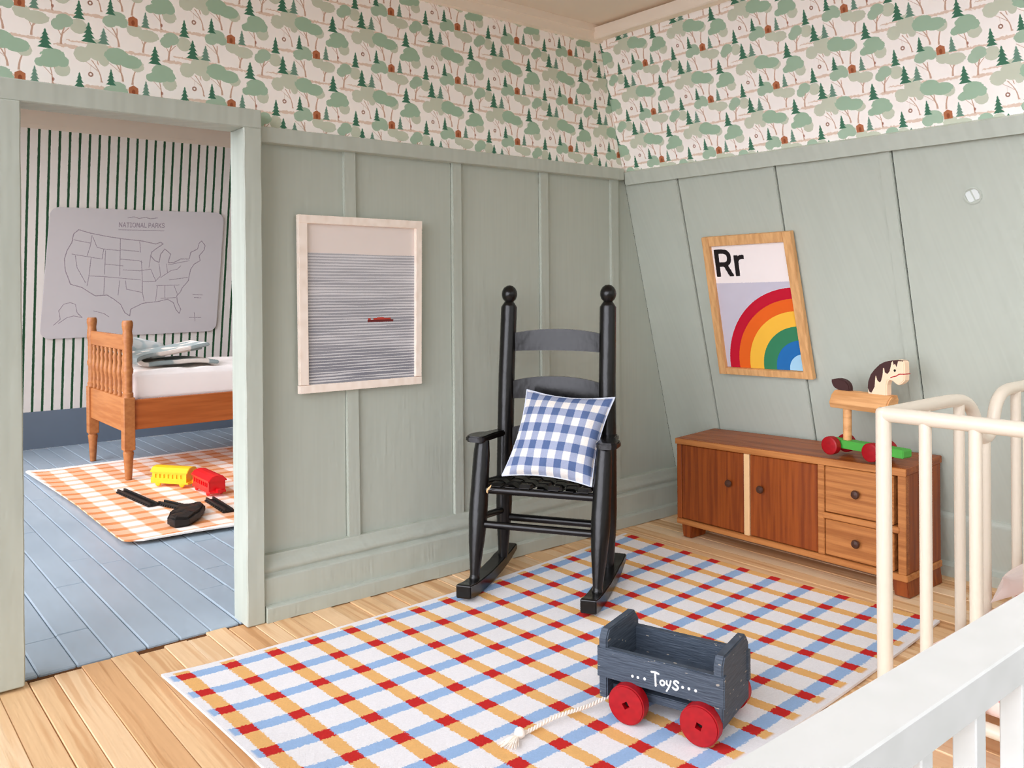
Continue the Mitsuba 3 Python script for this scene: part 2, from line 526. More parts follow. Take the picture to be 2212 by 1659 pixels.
def rainbow_fn(p, n, uv):
    x, y = (1 - uv.x) * 0.43, uv.y * 0.636
    r = dr.sqrt(x * x + y * y)
    c = mix(L3((186, 182, 196)), L3((204, 196, 204)), 0.5 * noise(uv.x * 3, uv.y * 3))
    for R, col in ((0.405, (186, 18, 44)), (0.352, (222, 96, 28)), (0.292, (236, 180, 62)), (0.218, (52, 124, 86)), (0.150, (34, 104, 168)), (0.082, (158, 200, 224))):
        c = dr.select(r < R, L3(col), c)
    return dr.select(uv.y > 0.683, L3((236, 226, 222)), c)


mat('m_rainbow', rainbow_fn, 0.55, 0.25)


def blanket_fn(p, n, uv):
    s = p.y * 18 + p.x * 2
    k = noise(p.x * 14, p.y * 14, p.z * 14)
    return mix(L3((150, 160, 158)), L3((222, 212, 202)), smoothstep(0.45, 0.6, k))


mat('m_blanket', blanket_fn, 0.95, 0.05)
mat('m_bedpillow', lambda p, n, uv: mix(L3((176, 190, 190)), L3((210, 212, 208)), smoothstep(0.4, 0.6, noise(p.x * 22, p.y * 22, p.z * 22))), 0.95, 0.05)

# ------------------------------------------------------------------ floors
MAIN_Y0, MAIN_Y1, XL = -2.95, 0.0, -1.25
RIGHT_X = X0 + 0.03
k_floor = struct('floor')
part(k_floor, 'subfloor', bx(XL, RIGHT_X, MAIN_Y0, 0.03, -0.08, -0.014, 0.002), 'm_gap')
seams = [-1.25, -1.18, -1.08, -0.97, -0.86, -0.75, -0.665, -0.585, -0.492, -0.415, -0.325, -0.228, -0.138, -0.047, 0.037, 0.117, 0.197, 0.284, 0.355, 0.428, 0.520, 0.605, 0.693, 0.79, 0.87, 0.96, 1.047]
while seams[-1] < RIGHT_X - 0.12:
    seams.append(seams[-1] + rng.uniform(0.075, 0.115))
seams.append(RIGHT_X)
for i in range(len(seams) - 1):
    a, b = seams[i] + rng.uniform(0.0003, 0.0013), seams[i + 1] - rng.uniform(0.0003, 0.0016)
    end = rng.uniform(-0.035, 0.012) if -0.51 < 0.5 * (a + b) < 0.25 else -0.004
    cuts = [MAIN_Y0, end]
    if rng.random() < 0.55:
        cuts = [MAIN_Y0, rng.uniform(-2.4, -0.6), end]
    for j in range(len(cuts) - 1):
        top = rng.uniform(-0.006, 0.0)
        m = bx(a, b, cuts[j] + 0.0012, cuts[j + 1] - 0.0012, -0.016, top, 0.0022)
        # raised or twisted edges and ragged sides, as on hand-laid strips
        v = m.vertices
        v[:, 2] += np.where(v[:, 2] > -0.01, rng.uniform(-0.02, 0.02) * (v[:, 0] - a), 0)
        part(k_floor, 'plank', m, f'm_pine_{rng.choice([0, 0, 1, 1, 2, 2, 3])}')
k_bf = struct('floor', 'blue painted plank floor of the bedroom beyond the doorway')
part(k_bf, 'subfloor', bx(-0.80, RIGHT_X, 0.03, 4.75, -0.08, -0.016, 0.002), 'm_bluegap')
bs = [-0.80, -0.685, -0.565] + [-0.4551, -0.334, -0.216, -0.096, 0.0226, 0.1384, 0.2549, 0.375]
while bs[-1] < 2.85:
    bs.append(bs[-1] + 0.118)
for i in range(len(bs) - 1):
    a, b = bs[i] + 0.0012, bs[i + 1] - 0.0012
    cuts = [0.014]
    y = rng.uniform(0.15, 1.4)
    while y < 4.2:
        cuts.append(y)
        y += rng.uniform(0.9, 1.9)
    cuts.append(4.69)
    for j in range(len(cuts) - 1):
        part(k_bf, 'plank', bx(a, b, cuts[j] + 0.0015, cuts[j + 1] - 0.0015, -0.02, rng.uniform(-0.005, -0.002), 0.008), 'm_blue')

# ------------------------------------------------------------------ back wall with the doorway
DL, DR, DTOP = -0.509, 0.252, 1.934          # opening
k_wb = struct('wall_back')
BT = 0.03                                    # wall thickness behind the face
battens = [(0.716, 0.772, 0.011), (1.285, 1.336, 0.0), (1.835, 1.887, 0.0), (2.348, 2.406, 0.0)]
edges = [DR + 0.068, 0.722, 1.283, 1.833, 2.352, 2.79]
for i in range(len(edges) - 1):
    a, b = edges[i] + (0.001 if i else 0), edges[i + 1] - 0.0015
    zt = 1.93
    pts = [(a, 0.0), (b, 0.0), (b, zt), (a, zt)]
    if i == 4:
        pts = [(a, 0.0), (X0 - 0.002, 0.0), (X0 - SL * zt - 0.002, zt), (a, zt)]
    part(k_wb, 'panel', prism(pts, -BT, 0.0), 'm_green', M=M_B)
for x0, x1, lean in battens:
    pts = [(x0 + lean, 0.235), (x1 + lean, 0.235), (x1, 1.90), (x0, 1.90)]
    part(k_wb, 'batten', bevel_prism(pts, -0.002, 0.016, 0.002), 'm_green', M=M_B)
part(k_wb, 'panel', prism([(XL, 0), (DL - 0.06, 0), (DL - 0.06, 1.99), (XL, 1.99)], -BT, 0.0), 'm_green', M=M_B)
pts = [(XL, 1.98), (DL - 0.06, 1.98), (DR + 0.07, 1.98), (DR + 0.07, 1.92), (X0 - SL * 1.92 - 0.002, 1.92), (X0 - SL * (CEIL + .02) - 0.002, CEIL + 0.02), (XL, CEIL + 0.02)]
part(k_wb, 'upper_wall', prism(pts, -BT, -0.0012), 'm_cream', M=M_B)
pts = [(XL, 1.99), (DR + 0.072, 1.99), (DR + 0.072, 1.945), (X0 - SL * 1.945 - 0.002, 1.945), (X0 - SL * 2.64 - 0.002, 2.64), (XL, 2.64)]
part(k_wb, 'wallpaper', prism(pts, -0.001, 0.0004), 'm_paper_back', M=M_B, label='woodland wallpaper with green trees and brown huts')
# chair rail, a touch ragged along its top
k_rail = struct('trim_1')
rail = [(-0.0, 1.889), (0.036, 1.891), (0.0385, 1.894), (0.038, 1.950), (0.034, 1.953), (0.0, 1.955)]


def sweep_x(profile, x0, x1, nseg=1, jitter=0.0, seed=0):
    """profile of (out, z) swept along x on the back wall; returns a mesh in world space (out = -y)."""
    n = len(profile)
    r = np.random.default_rng(seed)
    xs = np.linspace(x0, x1, nseg + 1)
    v = []
    for x in xs:
        p = np.array(profile, float)
        if jitter:
            p = p + r.normal(0, jitter, p.shape) * np.array([1, 0.6])
        v.append(np.c_[np.full(n, x), -p[:, 0], p[:, 1]])
    v = np.concatenate(v)
    f = []
    for i in range(nseg):
        for j in range(n):
            a, b = i * n + j, i * n + (j + 1) % n
            f += [[a, b, b + n], [a, b + n, a + n]]
    poly = trimesh.creation.triangulate_polygon(Polygon(profile), engine='earcut')[1]
    f += poly.tolist() + (poly[:, ::-1] + nseg * n).tolist()
    m = trimesh.Trimesh(v, f, process=False)
    m.fix_normals()
    return m


own(k_rail, sweep_x(rail, DR + 0.076, X0 - SL * 1.92 - 0.038, 40, 0.0006, 3), 'm_trim')
k_base = struct('baseboard_back')
prof = [(0, 0), (0.080, 0), (0.081, 0.052), (0.076, 0.060), (0.058, 0.063), (0.057, 0.160), (0.054, 0.168), (0.046, 0.171), (0.036, 0.176), (0.035, 0.182), (0.044, 0.190), (0.043, 0.204), (0.033, 0.220), (0.027, 0.229), (0.026, 0.240), (0.021, 0.249), (0, 0.251)]
own(k_base, sweep_x(prof, DR + 0.078, X0 - 0.02, 60, 0.0011, 5), 'm_green', 35)
# door surround
k_door = struct('door_1', 'pale green doorway surround opening to the striped bedroom')


def rough_box(x0, x1, y0, y1, z0, z1, seed, amp=0.0015):
    m = bx(x0, x1, y0, y1, z0, z1, 0.004)
    m = m.subdivide_to_size(0.10)
    v = np.array(m.vertices)
    nz = meshkit.noise(np.c_[v[:, 0] * 14, v[:, 1] * 14, v[:, 2] * 9], seed)
    nx = meshkit.noise(np.c_[v[:, 0] * 14, v[:, 1] * 14, v[:, 2] * 9 + 50], seed)
    v[:, 0] += amp * 2 * (nx - .5)
    v[:, 1] += amp * 2 * (nz - .5)
    return trimesh.Trimesh(v, m.faces, process=False)


part(k_door, 'post', rough_box(DR, DR + 0.073, -0.072, 0.062, 0.0, DTOP + 0.002, 1), 'm_trim', 40)
part(k_door, 'post', rough_box(DL - 0.20, DL, -0.072, 0.062, 0.004, DTOP + 0.002, 2), 'm_trim', 40)
part(k_door, 'head', rough_box(DL - 0.20, DR + 0.0745, -0.070, 0.062, DTOP, 2.008, 3), 'm_trim', 40)

# ------------------------------------------------------------------ leaning right wall
k_wr = struct('wall_right')
tw = lambda z: z * LR
part(k_wr, 'backing', prism([(-4.75, -0.02), (3.15, -0.02), (3.15, tw(CEIL + .03)), (-4.75, tw(CEIL + .03))], -0.05, -0.009), 'm_dark', M=M_R)
rb = [(0.365, 0.052), (0.945, 0.050), (1.502, 0.054), (2.075, 0.052), (2.64, 0.052)]      # right edge, width
cuts = [0.0] + [r + 0.0035 for r, w in rb] + [3.15]
for i in range(len(cuts) - 1):
    a, b = cuts[i] + 0.0028, cuts[i + 1] - 0.0028
    if i == 0:
        a = 0.0
    m = prism([(a, 0.0), (b, 0.0), (b, tw(1.93)), (a, tw(1.93))], -0.010, 0.0)
    part(k_wr, 'panel', m, 'm_green', M=M_R)
for r, w in rb:
    part(k_wr, 'batten', bevel_prism([(r - w, tw(0.25)), (r, tw(0.25)), (r, tw(1.88)), (r - w, tw(1.88))], -0.001, 0.008, 0.003), 'm_green', M=M_R)
part(k_wr, 'upper_wall', prism([(0, tw(1.92)), (3.15, tw(1.92)), (3.15, tw(CEIL + .02)), (0, tw(CEIL + .02))], -0.010, -0.0012), 'm_cream', M=M_R)
part(k_wr, 'wallpaper', prism([(0, tw(1.93)), (3.15, tw(1.93)), (3.15, tw(2.66)), (0, tw(2.66))], -0.001, 0.0004), 'm_paper_right', M=M_R, label='woodland wallpaper with green trees and brown huts')
# round recessed plug with a screw slot
ring = Point(0, 0).buffer(0.035, 24).difference(Point(0, 0).buffer(0.027, 24))
M_P = M_R @ trimesh.transformations.translation_matrix([1.805, tw(1.657), 0]) @ trimesh.transformations.rotation_matrix(0.35, [0, 0, 1])
pk = part(k_wr, 'screw_plug', bevel_prism(ring, -0.001, 0.006, 0.0025), 'm_trim', False, 'painted over screw head', M=M_P)
part(pk, 'screw_head', cat(bx(-0.025, -0.003, -0.022, 0.022, -0.001, 0.0030, 0.002), bx(0.003, 0.025, -0.022, 0.022, -0.001, 0.0030, 0.002)), 'm_plug', False, M=M_P)
k_rr = struct('trim_2')


def sweep_a(profile, a0, a1, nseg=1, jitter=0.0, seed=0):
    m = sweep_x(profile, a0, a1, nseg, jitter, seed)
    v = np.array(m.vertices)
    loc = np.c_[v[:, 0], v[:, 2], -v[:, 1]]
    m = trimesh.Trimesh(loc @ M_R[:3, :3].T + M_R[:3, 3], m.faces, process=False)
    m.fix_normals()
    return m


own(k_rr, sweep_a([(0, tw(1.868)), (0.030, tw(1.871)), (0.031, tw(1.937)), (0, tw(1.941))], 0.030, 3.15, 40, 0.0006, 9), 'm_trim')
k_br = struct('baseboard_right')
own(k_br, sweep_a([(0, 0.0), (0.062, 0.0), (0.060, 0.066), (0.030, 0.074), (0.028, 0.085), (0.028, 0.278), (0.012, 0.298), (0, 0.30)], 0.05, 3.15, 40, 0.0008, 11), 'm_green', 35)

# ------------------------------------------------------------------ ceiling and mouldings
k_c = struct('ceiling')
own(k_c, bx(XL, X0 - SL * CEIL + 0.03, -2.80, 0.03, CEIL, CEIL + 0.05, 0.002), 'm_ceiling')
k_c2 = struct('ceiling')
own(k_c2, bx(-0.80, X0 - SL * CEIL + 0.03, 3.0, 4.28, CEIL + 0.02, CEIL + 0.07, 0.002), 'm_ceiling')
k_t3 = struct('trim_3')
own(k_t3, sweep_x([(0, 2.618), (0.028, 2.62), (0.030, 2.66), (0.042, 2.664), (0.044, 2.70), (0, 2.70)], XL, X0 - SL * 2.66, 30, 0.0006, 13), 'm_cream')
k_t4 = struct('trim_4')
own(k_t4, sweep_a([(0, tw(2.632)), (0.062, tw(2.628) + 0.014), (0.066, tw(2.632) + 0.016), (0.066, tw(2.70)), (0, tw(2.71))], 0.0, 3.15, 30, 0.0008, 15), 'm_cream')

# ------------------------------------------------------------------ bedroom shell
k_wf = struct('wall_far')
part(k_wf, 'striped_paper', prism([(-0.80, 0.0), (2.95, 0.0), (2.95, 2.58 * LF), (-0.80, 2.58 * LF)], -0.04, 0.0), 'm_stripes', M=M_F, label='green and cream striped wallpaper')
part(k_wf, 'upper_wall', prism([(-0.80, 2.58 * LF), (2.95, 2.58 * LF), (2.95, 2.74 * LF), (-0.80, 2.74 * LF)], -0.04, 0.001), 'm_cream', M=M_F)
k_bff = struct('baseboard_far')
own(k_bff, cat(prism([(-0.80, 0.0), (2.95, 0.0), (2.95, 0.318), (-0.80, 0.318)], 0.0, 0.012)), 'm_bed_base', M=M_F)
k_t5 = struct('trim_5')
own(k_t5, prism([(-0.80, 2.618 * LF), (2.95, 2.618 * LF), (2.95, 2.735 * LF), (-0.80, 2.735 * LF)], 0.0, 0.03), 'm_cream', M=M_F)
k_wl = struct('wall_left')
wl = Polygon([(0.03, 0.0), (4.69, 0.0), (4.69 - SF * 2.72, 2.72), (0.03, 2.72)]).difference(sbox(0.07, 0.12, 4.12, 2.66))
own(k_wl, prism(wl, -0.83, -0.80), 'm_cream', M=frame((0, 0, 0), (0, 1, 0), (0, 0, 1), (1, 0, 0)))

# ------------------------------------------------------------------ checked rug
RC = np.array([[1.7669, -0.3057], [-1.5818, -0.1724], [0.0148, -1.6941], [0.1028, 0.1065], [0.1392, 0.1978], [0.017, 0.169], [-0.0585, -0.0054], [-0.071, -0.0613], [-0.0795, -0.1505], [0.0512, -0.0529]])


def rug_xy(a, b):
    a, b = a / 10, b / 10
    B = np.stack([a * 0 + 1, a, b, a * a, a * b, b * b, a ** 3, a * a * b, a * b * b, b ** 3], 1)
    return B @ RC


def rug_top(u, v):
    a, b = -3.13 + u * (12.36 + 3.13), -0.42 + v * (9.46 + 0.42)
    P = rug_xy(a, b)
    lift = 0.020 * np.clip((u - 0.9) / 0.1, 0, 1) ** 2 * (0.4 + 0.6 * v) + 0.003 * meshkit.noise(np.c_[u * 9, v * 6, u * 0], 4) * np.minimum(1, 12 * np.minimum(np.minimum(u, 1 - u), np.minimum(v, 1 - v)) + .3)
    return np.c_[P, 0.010 + lift]


k_rug = thing('checked_rug', 'large white rug with blue and yellow stripes and red crossings, lying on the pine floor', 'rug')
V, F, UV = grid(64, 44, rug_top)
nU, nV = 64, 44
idx = lambda i, j: i * nV + j
rim = [idx(i, 0) for i in range(nU)] + [idx(nU - 1, j) for j in range(1, nV)] + [idx(i, nV - 1) for i in range(nU - 2, -1, -1)] + [idx(0, j) for j in range(nV - 2, 0, -1)]
ab = np.c_[-3.13 + UV[:, 0] * 15.49, -0.42 + UV[:, 1] * 9.88]
low = V[rim].copy()
low[:, 2] -= 0.0085
nV0 = len(V)
V2 = np.vstack([V, V[rim], low])
AB = np.vstack([ab, np.full((2 * len(rim), 2), [-9.0, -9.0])])
n = len(rim)
F2 = []
for i in range(n):
    a, b = nV0 + i, nV0 + (i + 1) % n
    F2 += [[a, a + n, b + n], [a, b + n, b]]
Vb = V.copy()
Vb[:, 2] -= 0.0085
F3 = F[:, ::-1] + len(V2)
V2 = np.vstack([V2, Vb])
AB = np.vstack([AB, np.full((len(Vb), 2), [-9.0, -9.0])])
own(k_rug, trimesh.Trimesh(V2, np.vstack([F, F2, F3]), process=False), 'm_rug', uv=AB)

# ------------------------------------------------------------------ rocking chair
OX, OY, TH = 1.383, -0.515, 0.552
cC, sC = math.cos(TH), math.sin(TH)
M_C = frame((OX, OY, 0), (-sC, cC, 0), (-cC, -sC, 0), (0, 0, 1))       # (towards its right arm, forward, up)
ch = thing('rocking_chair', 'black painted ladder-back rocking chair standing on the checked rug', 'rocking chair')


def post_pt(s, z):
    zs = [0.06, 0.888, 1.23, 1.32]
    return np.array([s * np.interp(z, zs, [0.247, 0.237, 0.2345, 0.2345]), np.interp(z, zs, [-0.190, -0.231, -0.270, -0.281]), z])


def leg_pt(s, z):
    t = (z - 0.061) / 0.574
    return np.array([s * (0.267 + 0.005 * t), 0.124 * (1 - t), z])


for s in (1, -1):
    zz = [0.060, 0.075, 0.10, 0.25, 0.32, 0.60, 0.90, 1.215, 1.232, 1.240]
    rr = [0.018, 0.022, 0.023, 0.034, 0.0365, 0.038, 0.0375, 0.037, 0.026, 0.020]
    part(ch, 'back_post', tube([post_pt(s, z) for z in zz], rr, 20), 'm_black', 40, M=M_C)
    a, b = post_pt(s, 1.234), post_pt(s, 1.316)
    part(ch, 'finial', lathe([(0.016, 0), (0.020, .04), (0.0215, .10), (0.030, .2), (0.0355, .38), (0.0365, .52), (0.034, .68), (0.027, .84), (0.015, .96), (0.003, 1)], a, b, 22), 'm_black', True, M=M_C)
    zz = [0.058, 0.070, 0.078, 0.085, 0.22, 0.31, 0.36, 0.58, 0.636]
    rr = [0.020, 0.024, 0.021, 0.020, 0.034, 0.040, 0.040, 0.036, 0.030]
    part(ch, 'front_leg', tube([leg_pt(s, z) for z in zz], rr, 20), 'm_black', 40, M=M_C)
    # flat arm, wide in front, necked towards the back post
    arm = [(0.245, 0.035), (0.252, 0.052), (0.275, 0.060), (0.315, 0.056), (0.334, 0.040), (0.338, -0.02), (0.322, -0.075), (0.296, -0.11), (0.288, -0.20), (0.284, -0.245), (0.226, -0.245), (0.226, -0.215), (0.236, -0.12), (0.240, -0.06)]
    am = bevel_prism(arm if s > 0 else [(-x, y) for x, y in arm][::-1], 0, 0.027, 0.006)
    v = am.vertices
    v[:, 2] += 0.634 - 0.06 * np.clip(-v[:, 1] - 0.05, 0, 1) * 0.9
    part(ch, 'arm', am, 'm_black', 30, M=M_C)
    # curved runner
    Y = np.linspace(0.262, -0.345, 30)
    zb = np.interp(Y, [-0.345, -0.25, -0.15, 0.0, 0.12, 0.2, 0.262], [0.062, 0.038, 0.024, 0.0145, 0.0155, 0.020, 0.030])
    pts = [(y, z) for y, z in zip(Y, zb)] + [(y, z + t) for y, z, t in zip(Y[::-1], zb[::-1], np.interp(Y[::-1], [-0.345, -0.2, 0.262], [0.030, 0.048, 0.058]))]
    rk = bevel_prism(Polygon(pts).buffer(-0.008).buffer(0.008), -0.033, 0.033, 0.004)
    Mx = frame((s * 0.262, 0, 0), (0, 1, 0), (0, 0, 1), (1, 0, 0))
    part(ch, 'rocker', rk, 'm_black', 30, M=M_C @ Mx)
    part(ch, 'side_stretcher', rod(leg_pt(s, 0.315), post_pt(s, 0.285), 0.015), 'm_black', 40, M=M_C)
    part(ch, 'seat_rail', rod(leg_pt(s, 0.455) * [0.985, 1, 1], post_pt(s, 0.43) * [1, 1, 1], 0.017), 'm_black', 40, M=M_C)


def slat(zb, zt, zp, yo):
    n = 24
    X = np.linspace(-0.212, 0.212, n)
    q = X / 0.212
    top = zt + (zp - zt) * (1 - q ** 2) ** 0.8
    bot = zb + 0.004 * (1 - q ** 2)
    yc = yo - 0.030 * (1 - q ** 2)
    v = np.concatenate([np.c_[X, yc + 0.009, bot], np.c_[X, yc + 0.007, top], np.c_[X, yc - 0.007, top], np.c_[X, yc - 0.009, bot]])
    f = []
    for k in range(4):
        for i in range(n - 1):
            a, b = k * n + i, ((k + 1) % 4) * n + i
            f += [[a, a + 1, b + 1], [a, b + 1, b]]
    for i in (0, n - 1):
        f += [[i, n + i, 2 * n + i], [i, 2 * n + i, 3 * n + i]]
    m = trimesh.Trimesh(v, f, process=False)
    m.fix_normals()
    return m


for zb, zt, zp, yo in ((1.012, 1.092, 1.114, -0.250), (0.795, 0.873, 0.899, -0.226), (0.581, 0.661, 0.686, -0.214)):
    part(ch, 'back_slat', slat(zb, zt, zp, yo), 'm_black', 30, M=M_C)
part(ch, 'front_seat_rail', rod(leg_pt(1, 0.432) * [0.97, 1, 1], leg_pt(-1, 0.432) * [0.97, 1, 1], 0.0165), 'm_black', 40, M=M_C)
part(ch, 'back_seat_rail', rod(post_pt(1, 0.43), post_pt(-1, 0.43), 0.016), 'm_black', 40, M=M_C)
part(ch, 'front_stretcher', rod(leg_pt(1, 0.290), leg_pt(-1, 0.290), 0.0155), 'm_black', 40, M=M_C)
part(ch, 'back_stretcher', rod(post_pt(1, 0.253), post_pt(-1, 0.253), 0.0165), 'm_black', 40, M=M_C)
# woven seat: flat bands over and under each other
nx, ny = 7, 4


def band(p0, p1, w, phase, n, amp=0.006, t=0.0035):
    p0, p1 = np.asarray(p0, float), np.asarray(p1, float)
    k = 4 * n + 1
    s = np.linspace(0, 1, k)
    d = p1 - p0
    side = np.cross(d, [0, 0, 1])
    side = side / np.linalg.norm(side) * w / 2
    c = p0 + s[:, None] * d
    c[:, 2] += amp * np.clip(1.6 * np.cos(np.pi * (s * n - 0.5 + phase)), -1, 1)
    v = np.concatenate([c - side, c + side, c + side * 0.9 - [0, 0, t], c - side * 0.9 - [0, 0, t]])
    f = []
    for q in range(4):
        for i in range(k - 1):
            a, b = q * k + i, ((q + 1) % 4) * k + i
            f += [[a, a + 1, b + 1], [a, b + 1, b]]
    for i in (0, k - 1):
        f += [[i, k + i, 2 * k + i], [i, 2 * k + i, 3 * k + i]]
    m = trimesh.Trimesh(v, f, process=False)
    m.fix_normals()
    return m


ys, ye = 0.050, -0.195
for i in range(nx):
    x = -0.225 + 0.45 * (i + 0.5) / nx
    part(ch, 'seat_band', band((x, ys + 0.004, 0.452), (x * 0.95, ye, 0.446), 0.046, i % 2, ny, 0.011), 'm_blackseat', M=M_C)
for j in range(ny):
    y = ys + (ye - ys) * (j + 0.5) / ny
    part(ch, 'seat_band', band((-0.236, y, 0.4505), (0.236, y, 0.4505), 0.046, (j + 1) % 2, nx, 0.011), 'm_blackseat', M=M_C)
part(ch, 'splinter', tube(spline([(0.222, 0.075, 0.425), (0.219, 0.085, 0.44), (0.209, 0.083, 0.452), (0.203, 0.08, 0.462)], 8), [.002, .005, .005, .004, .005, .004, .003, .001], 6), 'm_strip', True, 'pale wood splinter', M=M_C)

# ------------------------------------------------------------------ gingham cushion
ct = {'tl': np.array([0.112, -0.150, 0.846]), 'tr': np.array([-0.290, -0.140, 0.826]), 'bl': np.array([0.172, 0.030, 0.493]), 'br': np.array([-0.222, 0.020, 0.470])}


def cushion(sgn):
    nrm = np.cross(ct['bl'] - ct['tl'], ct['tr'] - ct['tl'])
    nrm /= np.linalg.norm(nrm)

    def fn(u, v):
        U, Vv = 2 * u - 1, 2 * v - 1
        pu = 1 - 0.10 * (1 - Vv ** 2) * np.abs(U) ** 1.5       # sides drawn in between the corners
        pv = 1 - 0.11 * (1 - U ** 2) * np.abs(Vv) ** 1.5
        a, b = 0.5 + 0.5 * U * pu, 0.5 + 0.5 * Vv * pv
        P = ((1 - a) * b)[:, None] * ct['tl'] + (a * b)[:, None] * ct['tr'] + ((1 - a) * (1 - b))[:, None] * ct['bl'] + (a * (1 - b))[:, None] * ct['br']
        th = 0.072 * (np.clip(1 - np.abs(U) ** 2.4, 0, 1) * np.clip(1 - np.abs(Vv) ** 2.4, 0, 1)) ** 0.55
        wr = 0.018 * (meshkit.noise(np.c_[U * 3, Vv * 3, U * 0 + sgn], 3) - 0.5) * np.clip(th / 0.04, 0, 1)
        pinch = -0.006 * np.exp(-((np.abs(U) - 0.75) / 0.2) ** 2 - ((Vv - 0.8) / 0.3) ** 2)
        return P + nrm * (sgn * (th + wr + pinch))[:, None]

    V, F, UV = grid(40, 40, fn)
    return V, (F if sgn > 0 else F[:, ::-1]), UV


ck = thing('gingham_cushion', 'blue and white gingham cushion leaning against the slats of the black rocking chair', 'cushion')
Vf, Ff, Uf = cushion(-1)
Vr, Fr, Ur = cushion(1)
nrm = np.cross(Vf[Ff[800, 1]] - Vf[Ff[800, 0]], Vf[Ff[800, 2]] - Vf[Ff[800, 0]])
for nm, (V, F, U) in (('front_cover', (Vf, Ff, Uf)), ('back_cover', (Vr, Fr, Ur))):
    part(ck, nm, (V, F), 'm_gingham', True, uv=U, M=M_C)
iu = 40
edge = [i * iu for i in range(iu)] + [(iu - 1) * iu + j for j in range(1, iu)] + [i * iu + iu - 1 for i in range(iu - 2, -1, -1)] + [j for j in range(iu - 2, -1, -1)]
part(ck, 'seam', tube(Vf[edge], 0.0032, 6), 'm_seam', True, M=M_C)


# ------------------------------------------------------------------ framed pictures
def picture(key, corners, wbar, depth, off, print_mat, bar_mat, M, over):
    """corners tl, tr, br, bl of the frame's outer edge in a wall's local frame; bars mitred as the photo's butt joints."""
    tl, tr, br, bl = [np.array(c, float) for c in corners]

    def q(u, v):
        return tl * (1 - u) * (1 - v) + tr * u * (1 - v) + br * u * v + bl * (1 - u) * v

    W, H = np.linalg.norm(tr - tl), np.linalg.norm(bl - tl)
    wu, wv = wbar / W, wbar / H

    def bar(u0, u1, v0, v1, d):
        return bevel_prism([q(u0, v1), q(u1, v1), q(u1, v0), q(u0, v0)], off, off + d, 0.0018)

    if over == 'h':
        part(key, 'frame_bar', bar(0, 1, 0, wv, depth), bar_mat, M=M)
        part(key, 'frame_bar', bar(-0.004, 1.0, 1 - wv * 0.95, 1, depth), bar_mat, M=M)
        part(key, 'frame_bar', bar(0, wu * 1.15, wv, 1 - wv, depth - 0.002), bar_mat, M=M)
        part(key, 'frame_bar', bar(1 - wu * 0.95, 1, wv, 1 - wv, depth - 0.002), bar_mat, M=M)
    else:
        part(key, 'frame_bar', bar(0, wu, 0, 1, depth), bar_mat, M=M)
        part(key, 'frame_bar', bar(1 - wu * 1.05, 1, 0, 1, depth), bar_mat, M=M)
        part(key, 'frame_bar', bar(wu, 1 - wu * 1.05, 0, wv * 1.15, depth - 0.0015), bar_mat, M=M)
        part(key, 'frame_bar', bar(wu, 1 - wu * 1.05, 1 - wv * 0.8, 1, depth - 0.0015), bar_mat, M=M)
    iu0, iu1, iv0, iv1 = wu * 0.9, 1 - wu * 0.9, wv * 0.85, 1 - wv * 0.85
    z = off + depth * 0.35
    P = [np.r_[q(iu0, iv1), z], np.r_[q(iu1, iv1), z], np.r_[q(iu1, iv0), z], np.r_[q(iu0, iv0), z]]
    back = [p - [0, 0, z - off] for p in P]
    V = np.array(P + P + back)
    F = [[0, 1, 2], [0, 2, 3], [8, 10, 9], [8, 11, 10]]
    for i in range(4):
        j = (i + 1) % 4
        F += [[4 + i, 8 + i, 8 + j], [4 + i, 8 + j, 4 + j]]
    uv = np.array([(0, 0), (1, 0), (1, 1), (0, 1)] + [(0, 1)] * 8, float)
    part(key, 'print', (V, np.array(F)), print_mat, False, uv=uv, M=M)
    return q, z, (iu0, iu1, iv0, iv1)


k_sea = thing('seascape_picture', 'white framed print of a grey sea with a small red boat on it', 'picture')
picture(k_sea, [(0.493, 1.611), (1.095, 1.608), (1.086, 0.877), (0.496, 0.880)], 0.034, 0.026, 0.017, 'm_sea', 'm_frame_white', M_B, 'h')
k_rr_pic = thing('letter_poster', 'wood framed alphabet print with Rr and a rainbow on the leaning wall', 'picture')
q, z, inn = picture(k_rr_pic, [(0.487, 1.613), (1.001, 1.618), (1.006, 0.888), (0.459, 0.877)], 0.042, 0.030, 0.012, 'm_rainbow', 'm_frame_wood', M_R, 'v')
tx = meshkit.text_mesh('Rr', 0.135, 0.0006, True)
tx.apply_translation(-tx.bounds[0] * [1, 1, 0])
o = q(inn[0] + 0.030, 0.288)
part(k_rr_pic, 'lettering', tx, 'm_ink', False, 'black letters Rr', M=M_R @ frame((o[0], o[1], z + 0.0001), (1, 0.012, 0), (0.035, 1, 0), (0, 0, 1)))

# ------------------------------------------------------------------ sideboard
sb = thing('sideboard', 'orange-brown wooden sideboard with two doors and two drawers standing against the leaning wall', 'sideboard')
XF, XB, YL, YR, ZB, ZT = 2.472, 2.795, -0.352, -1.558, 0.068, 0.526


def skew(m):
    m = m.copy()
    v = np.array(m.vertices)
    k = (-v[:, 1] - 0.352) / 1.206
    v[:, 2] *= 1 + (0.055 * k - 0.026) * np.clip(v[:, 2] / ZT, 0, 1)
    v[:, 2] += 0.014 * (v[:, 0] - XF) / 0.32 * np.clip(v[:, 2] / ZT, 0, 1)
    m.vertices = v
    return m


def sp(name, m, mt, parent=sb, label=None, smooth=False):
    return part(parent, name, skew(m), mt, smooth, label)


